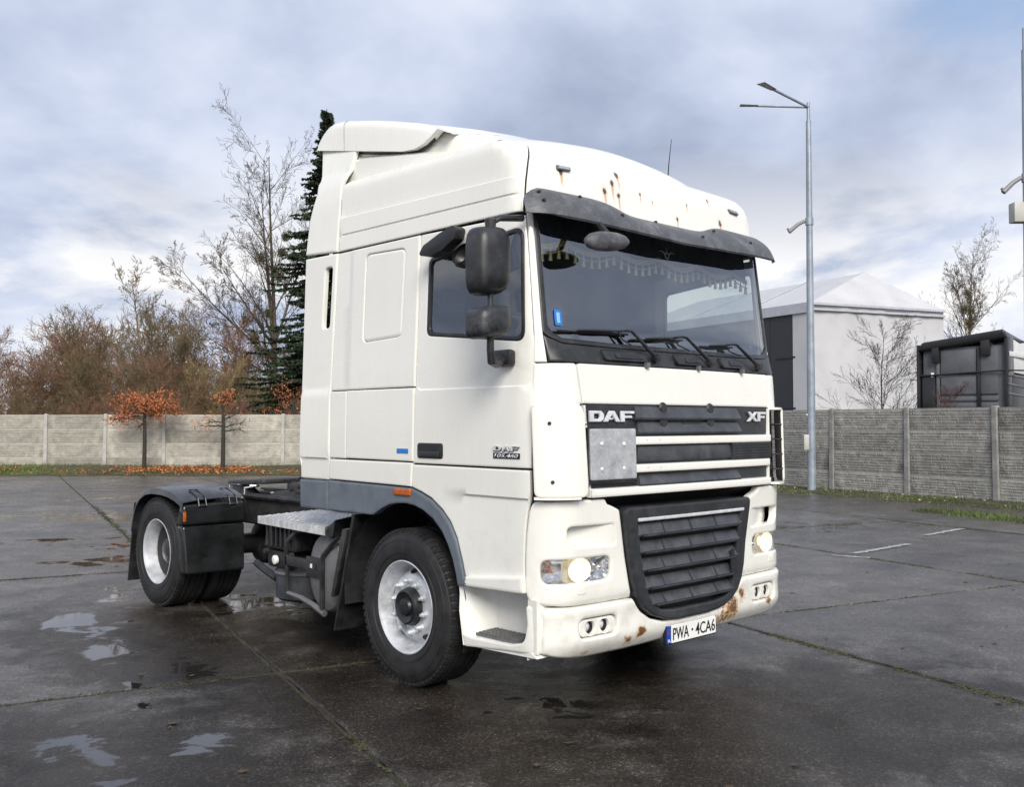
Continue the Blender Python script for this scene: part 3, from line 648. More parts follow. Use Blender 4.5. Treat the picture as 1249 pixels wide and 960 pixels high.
# scalloped curtain with gold braid and tassels behind the glass
def wz(s): return 2.755 - .045 * abs(sin(s / 1.1 * pi * 2.5 / 1.0))
ss_ = list(np.linspace(-1.08, 1.08, 121))
b = MB(); b.grid(lambda s, v: G(s, [wz(s), 2.86, 2.98][v], -.075 + .008 * sin(s * 70)), ss_, [0, 1, 2]); CURT = b.build('curtain', NAVY, T)
b = MB(); b.grid(lambda s, v: G(s, wz(s) + [-.004, .012, .03][v], -.064), ss_, [0, 1, 2]); b.build('braid', GOLD, CURT)
b = MB(); b.tube([G(s, wz(s) - .03, -.068) for s in ss_], .004, 4); b.build('cord', CREAM, CURT)
t0 = None
for k in range(32):
    s = -1.06 + k * 2.12 / 31; p = G(s, wz(s), -.068)
    if t0 is None:
        mb = MB(); mb.lathe([(0, .0), (-.002, .004), (-.028, .005), (-.034, .011), (-.045, .009), (-.075, .013), (-.076, 0)], (0, 0, 0), 'Z', 7); t0 = mb.build('tassel', CREAM, None); me_t = t0.data; bpy.data.objects.remove(t0)
    o = link('tassel', me_t, CURT); o.location = p
mb = MB()
for k in range(16): pass
mb.lathe([(-.002, .016), (-.002, .022), (.002, .022)], G(.08, 2.80, -.055), 'Y', 18)
for sg in (-1, 1): mb.tube([G(.08 + sg * .02, 2.81, -.055), G(.08 + sg * .05, 2.825, -.055), G(.08 + sg * .09, 2.82, -.055)], [.006, .004, .001], 5)
mb.tube([G(.08, 2.82, -.055), G(.08, 2.86, -.055)], [.004, .001], 5); mb.build('wing_emblem', SILVER, CURT)
# cabin interior
b = MB(); b.grid(lambda s, v: [(s, .20 + BOW * s * s, 2.10), (s, .34, 2.15), (s, .62, 2.10), (s, .70, 1.95), (s, .72, 1.4)][v], list(np.linspace(-1.12, 1.12, 16)), range(5)); b.build('dashboard', CABIN, T)
for cx_ in (-.55, .52):
    mb = MB(); mb.bb((cx_ - .26, 1.05, 1.55), (cx_ + .26, 1.55, 1.78)); st = mb.build('seat', FABRIC, T, bev=.06)
    mb = MB(); mb.hexa([(cx_ - .25, 1.42, 1.75), (cx_ + .25, 1.42, 1.75), (cx_ + .25, 1.60, 1.75), (cx_ - .25, 1.60, 1.75)], [(cx_ - .22, 1.62, 2.42), (cx_ + .22, 1.62, 2.42), (cx_ + .22, 1.75, 2.42), (cx_ - .22, 1.75, 2.42)]); mb.build('backrest', FABRIC, st, bev=.05)
    mb = MB(); mb.bb((cx_ - .14, 1.66, 2.46), (cx_ + .14, 1.78, 2.66)); mb.build('headrest', FABRIC, st, bev=.05)
    mb = MB(); mb.bb((cx_ - .2, 1.1, 1.29), (cx_ + .2, 1.5, 1.56)); mb.build('seat_base', CABIN, st, bev=.02)
mb = MB(); Rm = Matrix.Rotation(radians(-38), 3, 'X')
mb.tube([Rm @ Vector((.225 * cos(k * pi / 16), .225 * sin(k * pi / 16), 0)) + Vector((.52, .78, 2.13)) for k in range(33)], .017, 8, False)
mb.tube([Vector((.52, .78, 2.13)) + Rm @ Vector((-.22, 0, 0)), Vector((.52, .78, 2.13)) + Rm @ Vector((0, 0, -.03)), Vector((.52, .78, 2.13)) + Rm @ Vector((.22, 0, 0))], .016, 6)
mb.tube([(.52, .78, 2.12), (.52, .62, 1.9)], .035, 8); mb.build('steering_wheel', BLACKP, T)
b = MB(); b.bb((-1.1, 1.62, 1.75), (1.1, 2.12, 1.9)); b.build('bunk', CABINL, T, bev=.04)

# sun visor
def visor_fn(s, v):
    a = abs(s); e = max(0, (a - 1.0) / .19)
    zt_ = 2.992 + .064 * (1 / (1 + math.exp(-(a - .49) / .05))) - .045 * max(0, (a - 1.10) / .09) ** 2
    zb = 2.848 + .026 * min(1, a / .9) + .01 * e
    d = .016 + (.145 - .03 * e) * v ** .8 - .02 * sin(pi * v) * -1
    return G(s, zt_ + (zb - zt_) * v ** 1.15, d)
def visor(vv=1):
    us = list(np.linspace(-1.192, 1.192, 66)); vs_ = list(np.linspace(0, 1, 9)); mb = MB(); mb.grid(visor_fn, us, vs_)
    mb.grid(lambda u, v: tuple(a_ + b_ for a_, b_ in zip(visor_fn(u, 1), (0, .008 * v, -.012 * v * max(0, 1 - max(0, (abs(u) - 1.05) / .12))))), us, [0, 1])
    return mb.build('sun_visor', VISORP, T, 50, solid=.006)
VIS = visor()
for s in (-1.13, -.83, -.55, -.15, .25, .5, .85):
    for v in ((.25, .6) if abs(s) > 1.1 else (.15,) if s in (-.83, -.15, .5) else (.55,)):
        mb = MB(); p = Vector(visor_fn(s, v)); mb.lathe([(-.010, 0), (-.009, .010), (.006, .012)], p, 'Y', 8); mb.build('bolt', BLACKT, VIS)
for s in (-1.165, -1.155):
    pass
# front kerb mirror hanging under the visor
mb = MB(); mb.lathe([(-.19, .0), (-.185, .02), (-.15, .045), (-.08, .060), (0, .062), (.08, .056), (.15, .04), (.185, .018), (.19, 0)], (-.815, -.045, 2.745), 'X', 16, .8, .95)
mb.v = [((x + .815) * cos(.12) - .815, y, z + (x + .815) * .10) for x, y, z in mb.v]
fm = mb.build('front_mirror', VISORP, T)
mb = MB(); mb.tube([(-.80, -.03, 2.79), (-.79, .04, 2.86), (-.78, .14, 2.93)], .022, 8); mb.build('mirror_arm', BLACKP, fm)

# ---- doors and side panels (both sides)
def q_line(pts): return [(q_of(s, z), z) for s, z in pts]
def sides(sd_):
    fe = q_line([(1.293, 1.437), (1.285, 1.6), (1.274, 1.8), (1.258, 1.95), (1.235, 2.1), (1.217, 2.2), (1.205, 2.55), (1.197, 2.893)])
    win = rpoly([(1.118, 2.248), (.222, 2.158), (.252, 2.826), (1.108, 2.738)], [.05, .06, .07, .05], 6)
    cl = lambda v: max(0., min(1., v))
    crease = lambda q, z: .008 * cl((1.910 - z) / .010) - .008
    dr = panel('door', [(1.236, 1.437)] + fe[:1] + fe[1:] + [(.7, 2.899), (1.192, 2.906)], Hs, WHITE, T, holes=[win], side=sd_, t=.03, r=.007, grid=.07, dfun=crease,
               lines=[[(1.22, 1.910), (.22, 1.910)], [(1.22, 1.900), (.22, 1.900)]])
    wi = rpoly([(1.092, 2.272), (.246, 2.186), (.272, 2.800), (1.084, 2.716)], [.04, .05, .06, .04], 6)
    sl_ = panel('window_seal', inset(win, .002) if area2(win) > 0 else inset(win[::-1], .002), Hs, BLACKP, dr, holes=[wi], side=sd_, t=.03, r=.004, grid=.1, seg=.05, d=-.004)
    panel('side_window', inset(wi, -.006) if area2(wi) > 0 else inset(wi[::-1], -.006), Hs, SGLASS, dr, side=sd_, t=.003, r=.001, grid=.15, d=-.018)
    panel('door_handle', rrect(.935, 1.470, 1.190, 1.568, .022), Hs, BLACKP, dr, side=sd_, t=.02, r=.006, grid=.05, d=.006)
    panel('handle_grip', rrect(.965, 1.478, 1.165, 1.516, .012), Hs, GRILLP, dr, side=sd_, t=.02, r=.008, grid=.05, d=.016)
    panel('handle_recess', rrect(.960, 1.520, 1.165, 1.558, .012), Hs, BLACKT, dr, side=sd_, t=.003, r=.001, grid=.05, d=.0055)
    # model lettering
    mb = MB(); fl = sd_ < 0
    fb = (lambda a, z, d=0: Hs(a, z, d + .0045)) if True else None
    w = .066
    for i, fn_ in enumerate((Dp, Ap, Fp)):
        o_, h_ = fn_(0, 0, w, .030)
        conv = lambda L: [((.468 - (i * .074 + a)) if fl else (.250 + i * .074 + a), 1.531 + z) for a, z in L]
        panel('badge_letter', conv(o_), Hs, SILVER, dr, holes=[conv(x) for x in h_], side=sd_, t=.006, r=.001, grid=.05, seg=.04, d=.008)
        panel('letter_edge', [((.468 - .004 - (i * .074 + a)) if fl else (.254 + i * .074 + a), 1.531 - .003 + z) for a, z in o_], Hs, BLACKT, dr, side=sd_, t=.004, r=.0005, grid=.05, seg=.05, d=.0058)
    pb_ = panel('model_plate', rrect(.248, 1.488, .470, 1.520, .003), Hs, BLACKT, dr, side=sd_, t=.006, r=.001, grid=.1, d=.005)
    text_mesh("105.460", .205, .021, (lambda a, z, d=0: Hs(a, z, d)), SILVER, 'model_lettering', pb_, d=.0055, side=sd_, a0=.462 if fl else .256, b0=1.4935, flip=fl, shear=.25, bold=.02)
    # lower door skirt
    fr = q_line([(1.301, 1.425), (1.303, 1.30), (1.306, 1.262), (1.326, 1.19), (1.336, 1.10), (1.336, .9), (1.334, .735)])
    lowd = lambda q, z: -.013 * cl((1.268 - z) / .014) * (1 - .55 * cl((1.254 - z) / .30)) * min(1, max(0, (.95 - q) / .25))
    sk = panel('door_skirt', [(1.238, 1.427), (1.252, 1.285)] + [(q - .002, z + .006) for q, z in arc_out[::-1][1:]] + fr[::-1], Hs, WHITE, T, side=sd_, t=.03, r=.007, grid=.06, seg=.035, dfun=lowd,
          lines=[[(.95, 1.268), (.16, 1.268)], [(.95, 1.254), (.16, 1.254)]])
    panel('skirt_ledge', rpoly([(.700, .778), (.215, .828), (.205, .732), (.708, .718)], .012), Hs, WHITE, sk, side=sd_, t=.04, r=.014, grid=.05, d=.028)
    # sleeper side
    em = rpoly([(1.795, 2.855), (1.345, 2.842), (1.372, 2.262), (1.815, 2.245)], .05, 5)
    sp = panel('sleeper_panel', [(1.228, 1.928), (2.200, 1.925), (2.145, 2.905), (1.204, 2.905)], Hs, WHITE, T, holes=[em], side=sd_, t=.03, r=.007, grid=.07,
          lines=[[(2.003, 1.93), (1.972, 2.90)], [(1.990, 1.93), (1.959, 2.90)]], dfun=lambda q, z: -.006 * cl((q - (1.990 - (z - 1.93) * .032)) / .013))
    panel('pressed_panel', inset(em if area2(em) > 0 else em[::-1], .001), Hs, WHITE, sp, side=sd_, t=.02, r=.016, grid=.08, d=-.001)
    panel('locker_door', [(1.240, 1.447), (2.000, 1.450), (1.990, 1.920), (1.230, 1.920)], Hs, WHITE, T, side=sd_, t=.03, r=.007, grid=.1, d=.004)
    if sd_ < 0: panel('locker_sticker', rrect(1.283, 1.496, 1.405, 1.528, .004), Hs, BLUE, T, side=sd_, t=.004, r=.001, grid=.1, d=.0065)
    panel('side_strip', [(2.008, 1.447), (2.204, 1.447), (2.200, 1.918), (1.998, 1.918)], Hs, WHITE, T, side=sd_, t=.03, r=.007, grid=.1, d=.001)
    panel('sill_panel', [(1.258, 1.286), (2.212, 1.296), (2.206, 1.438), (1.245, 1.438)], Hs, WHITE, T, side=sd_, t=.03, r=.007, grid=.1, d=.004)
    # roof side
    l1 = lambda q: 3.160 - (q - .25) * -.0 + (q - .25) * .0
    z1_ = lambda q: 3.128 + (q - .25) * .0166
    z2_ = lambda q: 3.022 + (q - .28) * .004
    def rd(q, z): return -.011 * cl((z - z1_(q) + .004) / .008) - .009 * max(0, 1 - abs(z - z2_(q)) / .009) * min(1, max(0, (q - .28) / .05))
    top = [(.165, 2.918), (.19, 3.0), (.215, 3.1), (.245, 3.2), (.275, 3.27), (.31, 3.33), (.38, 3.372), (.46, 3.40)]
    rl = [(q_of(1.201, 2.914) + .012, 2.916), (q_of(1.195, 3.0), 3.0), (q_of(1.176, 3.1), 3.1), (q_of(1.150, 3.2), 3.2), (q_of(1.118, 3.27), 3.27), (q_of(1.075, 3.33), 3.33), (q_of(1.03, 3.365), 3.368), (q_of(1.0, 3.385), 3.388)]
    rp_ = panel('roof_side', rl + [(1.2, 3.412), (2.06, 3.428), (2.14, 3.40), (2.145, 3.30), (2.13, 2.918)], Hroof, WHITE, T, side=sd_, t=.02, r=.006, grid=.07, gb=.02, seg=.04, dfun=rd,
          lines=[[(2.13, z1_(2.13) + o), (.2, z1_(.2) + o)] for o in (-.004, .004)] + [[(2.13, z2_(2.13) + o), (.26, z2_(.26) + o)] for o in (-.009, 0, .009)])
    # side deflector behind the cab
    SD = lambda y, z, d=0: (float(np.interp(z, [1.2, 2.93, 3.3, 3.46, 3.52, 3.8], [1.237, 1.218, 1.19, 1.165, 1.125, 1.06])) + d, y, z)
    slot = rrect(2.222, 2.378, 2.318, 2.818, .03)
    slot = [(q + (2.6 - z) * .07, z) for q, z in slot]
    panel('side_deflector', [(2.218, 1.288), (2.600, 1.288), (2.615, 1.45), (2.600, 1.93), (2.572, 2.915), (2.152, 2.908), (2.208, 1.925)], SD, WHITE, T, holes=[slot], side=sd_, t=.035, r=.010, grid=.1, seg=.05,
          dfun=lambda q, z: .008 * cl((1.930 - z) / .012) - .014 * cl((1.446 - z) / .012), lines=[[(2.2, 1.930), (2.6, 1.930)], [(2.2, 1.918), (2.6, 1.918)], [(2.2, 1.446), (2.62, 1.446)], [(2.2, 1.434), (2.62, 1.434)]], back=True)
    panel('upper_deflector', [(2.160, 2.922), (2.575, 2.945), (2.555, 3.2), (2.490, 3.40), (2.500, 3.50), (2.60, 3.80), (2.10, 3.70), (2.13, 3.52), (2.17, 3.40), (2.155, 3.3)], SD, WHITE, T, side=sd_, t=.03, r=.010, grid=.06,
          lines=[[(2.1, 3.46), (2.6, 3.46)], [(2.1, 3.52), (2.6, 3.52)], [(2.1, 3.39), (2.6, 3.39)]], back=True)
    # grey plastic band over the wheel
    band = [(1.258, 1.276)] + [(q + .004, z - .004) for q, z in arc_out[::-1][1:]] + arc_in + [(1.69, 1.074), (2.214, 1.072), (2.214, 1.288)]
    panel('wheel_arch_trim', band, Hs, GREYP, T, side=sd_, t=.05, r=.012, grid=.06, seg=.03, d=.006)
    panel('trim_end', [(2.224, 1.072), (2.595, 1.072), (2.600, 1.278), (2.224, 1.282)], Hs, GREYP, T, side=sd_, t=.05, r=.012, grid=.1, d=.006)
    panel('side_marker', rrect(1.250, 1.226, 1.420, 1.270, .010), Hs, AMBER, T, side=sd_, t=.02, r=.007, grid=.06, d=.020)
    # step below the door
    SX = lambda y, z, d=0: (1.232 + d, y, z)
    st = panel('entry_step', rpoly([(.095, .655), (.208, .668), (.196, .56), (.215, .455), (.33, .430), (.640, .418), (.748, .425), (.738, .352), (.40, .385), (.108, .405)], [0, .02, .03, .06, .02, .04, .01, .02, .02, .01], 4)[::-1], Hs, WHITE, T, side=sd_, t=.03, r=.010, grid=.04, seg=.03, d=.004)
    mb = MB(); mb.hexa([(1.225, .12, .38), (1.00, .12, .38), (1.00, .76, .38), (1.225, .72, .36)], [(1.225, .2, .425), (1.0, .2, .44), (1.0, .76, .44), (1.225, .735, .425)])
    wp_ = [(1.236, .795), (1.225, .770), (1.17, .735), (1.10, .70), (1.05, .64), (1.03, .56), (1.025, .42), (1.03, .30), (1.06, .24), (1.14, .205), (1.225, .20)]
    mb.grid(lambda i, z: (wp_[i][0] - .02 * (z > .6), wp_[i][1] - (.055 * (.66 - z) / .3 if i < 4 else 0), z), range(len(wp_)), [.36, .42, .48, .56, .66, .705])
    mb.hexa([(1.22, .13, .40), (.99, .13, .40), (.99, .20, .40), (1.22, .20, .40)], [(1.22, .13, .70), (.99, .13, .72), (.99, .20, .72), (1.22, .20, .70)])
    mb.v = [(x * sd_, y, z) for x, y, z in mb.v]; mb.build('step_well', WHITE, st)
    mb = MB()
    for i in range(9):
        for j in range(5): mb.box((1.19 - j * .030, .32 + i * .038, .446 - .0 + j * .001), (.022, .026, .012))
    mb.bb((1.21, .295, .428), (1.05, .655, .444))
    mb.v = [(x * sd_, y, z) for x, y, z in mb.v]; mb.build('step_tread', GREYM, st)
side_pair(sides)

# roof cap, roof skin, air deflector
capo = [(s, z) for s, z in ((-1.192, 2.918), (-1.186, 3.0), (-1.166, 3.1), (-1.141, 3.2), (-1.109, 3.27), (-1.066, 3.33), (-1.022, 3.365), (-.99, 3.398))]
CAP = panel('roof_cap', capo[::-1] + [(-1.192, 2.918)][:0] + [(-a, z) for a, z in capo][:0] + [(a, z) for a, z in ((-.6, 2.918), (0, 2.918), (.6, 2.918))] + [(-a, z) for a, z in capo], G, WHITE_CAP, T, t=.02, r=.006, grid=.06, gb=.022, seg=.04,
            lines=[[(-1.16, 3.140), (-.95, 3.140)]])
b = MB()
def roof_z(x, y):
    edge = 3.395 + .02 * (y - .25); return edge + .055 * (1 - (x / 1.05) ** 2) * min(1, max(0, (y - .35) / .3))
b.grid(lambda x, y: (x, y if y > .47 else G(x, 3.40)[1] - .012, roof_z(x, y) if y > .47 else 3.394), list(np.linspace(-1.14, 1.14, 22)), [.46, .52, .6, .7, .85, 1.05, 1.3, 1.6, 1.9, 2.12]); b.build('roof_skin', WHITE, T)
for sd_ in (-1, 1):
    L_ = panel('marker_lamp', rpoly([(sd_ * .945, 3.196), (sd_ * .832, 3.203), (sd_ * .825, 3.230), (sd_ * .935, 3.228)], .008), G, GREYM, T, t=.02, r=.006, grid=.05, d=.018)
    panel('lamp_glass', rpoly([(sd_ * .936, 3.203), (sd_ * .838, 3.208), (sd_ * .834, 3.225), (sd_ * .928, 3.223)], .005), G, REFL, L_, t=.004, r=.002, grid=.05, d=.022)
# deflector hood
zc_ = lambda y: float(np.interp(y, [.42, .46, .52, .62, .8, .975, 1.3, 1.85, 2.3, 2.62], [3.36, 3.43, 3.50, 3.552, 3.612, 3.66, 3.755, 3.875, 3.95, 3.985]))
cr_ = lambda y: float(np.interp(y, [.4, .9, 1.3, 2.3], [.13, .14, .09, .035]))
hw = lambda y: float(np.interp(y, [.42, .46, .52, .62, .8, 1.0, 1.4, 2.6], [.55, .66, .76, .84, .92, .98, 1.04, 1.05]))
def hood(y, u):
    """u: -1..1 over the top between the shoulders, beyond that down the sides"""
    w = hw(y); a = abs(u); sg = -1 if u < 0 else 1
    zt = zc_(y) - cr_(y) * (w - .06) ** 2
    if a <= 1: x = a * (w - .06); z = zc_(y) - cr_(y) * x * x
    else:
        k = a - 1
        if k <= 1: ph = k * pi / 2; x = w - .06 + .06 * sin(ph); z = zt - .06 * (1 - cos(ph))
        else:
            zb = 3.36 + .02 * (y - .25); z0 = zt - .06; f = min(1, k - 1); z = z0 + (zb - z0) * f
            z = min(z, z0); x = w + .045 * max(0, min(1, (f - .45) / .1)) * min(1, max(0, (y - .75) / .5))
    return (sg * x, y, z)
b = MB(); uu = [-3, -2.75, -2.55, -2.45, -2.25, -2, -1.75, -1.5, -1.25, -1] + list(np.linspace(-.9, .9, 15)) + [1, 1.25, 1.5, 1.75, 2, 2.25, 2.45, 2.55, 2.75, 3]
b.grid(hood, [.42, .44, .46, .49, .52, .56, .62, .7, .8, .9, 1.0, 1.15, 1.3, 1.5, 1.7, 1.9, 2.1, 2.18], uu); b.build('air_deflector', WHITE, T, 32)
def wing(sd_):
    zlow = lambda y: float(np.interp(y, [1.10, 1.17, 1.24, 1.32, 1.42, 1.52, 2.64], [3.70, 3.63, 3.58, 3.548, 3.532, 3.537, 3.772]))
    ys = [1.10, 1.13, 1.17, 1.24, 1.32, 1.42, 1.55, 1.7, 1.9, 2.1, 2.3, 2.42, 2.50, 2.56, 2.60, 2.625]
    def fn(y, u):
        e = max(0, (y - 2.42) / .2); zt = zc_(y) - cr_(y) * .98 ** 2 + .022 * min(1, (y - 1.09) / .3) - .11 * e ** 2
        zl = min(zlow(y), zt - .005); g = min(1, (y - 1.09) / .3)
        if u <= 1: x = .0 + 1.02 * u; z = zc_(y) - cr_(y) * x * x + .022 * g - .11 * e ** 2
        elif u <= 2: ph = (u - 1) * pi / 2; x = 1.02 + .065 * sin(ph); z = zt - .07 * (1 - cos(ph))
        elif u <= 3: x = 1.085 + .01 * (u - 2); z = (zt - .07) + (zl - zt + .07) * (u - 2)
        else: x = 1.095 - .06 * (u - 3); z = zl - .0
        if 1 < u <= 3: z = max(z, zl)
        return (x * sd_, y, z)
    mb = MB(); mb.grid(fn, ys, [.0, .3, .6, .8, .95, 1, 1.2, 1.4, 1.6, 1.8, 2, 2.3, 2.6, 3, 4] if sd_ > 0 else [.0, .3, .6, .8, .95, 1, 1.2, 1.4, 1.6, 1.8, 2, 2.3, 2.6, 3, 4])
    w_ = mb.build('roof_wing', WHITE, T, 40)
    mb = MB(); mb.grid(lambda y, v: tuple(p + q for p, q in zip(fn(y, 3.5), ((0, 0, .004), (-.02 * sd_, 0, -.016))[v])), ys[3:], [0, 1]); mb.build('wing_gap', BLACKT, w_)
    mb = MB(); mb.tube([tuple(p + q for p, q in zip(fn(2.31 - .02 * u, u), (.002 * sd_, 0, .0005))) for u in (1, 1.2, 1.4, 1.6, 1.8, 2, 2.3, 2.6, 3)], .0018, 4); mb.build('wing_seam', GREYM, w_)
    mb = MB(); mb.hexa([(sd_ * 1.0, 2.10, 3.40), (sd_ * 1.10, 2.10, 3.40), (sd_ * 1.10, 2.52, 3.45), (sd_ * 1.0, 2.52, 3.45)], [(sd_ * 1.0, 2.10, 3.62), (sd_ * 1.06, 2.10, 3.62), (sd_ * 1.05, 2.60, 3.75), (sd_ * 1.0, 2.60, 3.75)]); mb.build('wing_stay', WHITE, w_)
side_pair(wing)
mb = MB(); mb.tube([(.62, .62, 3.42), (.61, .60, 3.58), (.605, .57, 3.76)], [.006, .004, .002], 6); mb.lathe([(0, .02), (.02, .014), (.05, .008)], (.62, .62, 3.42), 'Z', 8); mb.build('aerial', BLACKP, T)

# ---- mirrors
WETBLACK = mat('wet_mirror_shell', (.024, .026, .030), .34, var=.4, vscale=14, bump=.25, bscale=120, dirt=(.075, .078, .085), dscale=26, damt=.6)
def mirrors(sd_):
    def shell(y0, y1, z0, z1, x0, name, tilt=0.0, dx=.24, parent=None, bulge=.05):
        """rounded housing, wide across the truck's side, domed towards the front"""
        mb = MB(); nx, nz = 13, 13
        def prof(u, v, front):
            cu, cv = abs(u) ** 2.0, abs(v) ** 2.0
            e = 4.5; rr = (abs(u) ** e + abs(v) ** e) ** (1 / e); k = 1.0
            return rr
        o = []
        for ring in range(7):
            f = ring / 6.0; n = 36
            for k in range(n):
                a = 2 * pi * k / n; c_, s_ = cos(a), sin(a); r_ = 1 / ((abs(c_) ** 4.2 + abs(s_) ** 4.2) ** (1 / 4.2))
                sc = [1.0, 1.0, .98, .93, .80, .5, 0.02][ring]; dp_ = [0, .035, .075, .105, .128, .140, .143][ring]
                uu_, vv_ = c_ * r_ * sc, s_ * r_ * sc
                o.append((x0 + dx / 2 * uu_, -dp_, (z0 + z1) / 2 + (z1 - z0) / 2 * vv_ + tilt * uu_))
        V = o; Fs = []
        for ring in range(6):
            for k in range(36): k2 = (k + 1) % 36; Fs.append((ring * 36 + k, ring * 36 + k2, (ring + 1) * 36 + k2, (ring + 1) * 36 + k))
        yb = (y0 + y1) / 2
        mb.add([(x * sd_, y + yb, z) for x, y, z in V], Fs); mb.f.append(tuple(range(36)))
        h = mb.build(name, BLACKP if name == 'mirror_housing' else WETBLACK, parent, 45)
        mb = MB(); n = 24
        mb.add([(sd_ * (x0 + dx * .45 * cos(2 * pi * k / n) / ((abs(cos(2 * pi * k / n)) ** 4 + abs(sin(2 * pi * k / n)) ** 4) ** .25)), yb + .003, (z0 + z1) / 2 + (z1 - z0) * .45 * sin(2 * pi * k / n) / ((abs(cos(2 * pi * k / n)) ** 4 + abs(sin(2 * pi * k / n)) ** 4) ** .25)) for k in range(n)], [tuple(range(n))])
        mb.build('mirror_glass', CHROME, h); return h
    if sd_ > 0: return
    mb = MB(); mb.tube([(1.25 * sd_, .36, 2.075), (1.37 * sd_, .30, 2.03), (1.44 * sd_, .26, 2.035), (1.455 * sd_, .255, 2.10), (1.455 * sd_, .255, 2.40), (1.455 * sd_, .255, 2.80), (1.40 * sd_, .24, 2.84), (1.24 * sd_, .22, 2.86)], [.03, .028, .026, .022, .018, .018, .018, .02], 10)
    arm = mb.build('mirror_arm', BLACKP, T, 45)
    mb = MB(); mb.bb((1.225 * sd_, .285, 2.020), (1.285 * sd_, .445, 2.115)); mb.build('mirror_mount', BLACKP, arm, bev=.02)
    mb = MB(); mb.lathe([(-.0, 0), (0, .03), (.05, .034), (.06, .02)], (1.455 * sd_, .255, 2.775), 'Z', 12); mb.build('pivot', BLACKP, arm)
    shell(.28, .36, 2.405, 2.79, 1.46, 'mirror_housing', .012 * -1, .245, arm)
    shell(.28, .36, 2.165, 2.345, 1.455, 'wide_mirror_housing', .018 * -1, .25, arm)
    if sd_ < 0:   # kerb mirror over the door window
        mb = MB(); mb.tube([(-1.20, .80, 2.87), (-1.27, .80, 2.85), (-1.31, .80, 2.80)], .022, 8); ka = mb.build('kerb_mirror_arm', BLACKP, T)
        mb = MB()
        pts = rpoly([(1.075, 2.742), (1.02, 2.80), (.86, 2.855), (.74, 2.885), (.70, 2.862), (.72, 2.80), (.84, 2.745), (.97, 2.725)], .02, 4)
        mb.prism(pts, lambda y, z, d: (-1.30 - d - .30 * (2.80 - z) * 0, y, z), -.05, .03); mb.build('kerb_mirror_housing', BLACKP, ka, bev=.014)
        mb = MB(); mb.lathe([(0, .075), (.03, .085), (.07, .07), (.10, .035), (.11, 0)], (0, 0, 0), 'X', 20, 1.05, .95)
        Ry = Matrix.Rotation(radians(25), 3, 'Y'); mb.v = [tuple(Ry @ Vector(p) + Vector((-1.29, .70, 2.715))) for p in mb.v]; mb.build('kerb_mirror_bowl', BLACKP, ka)
side_pair(mirrors)

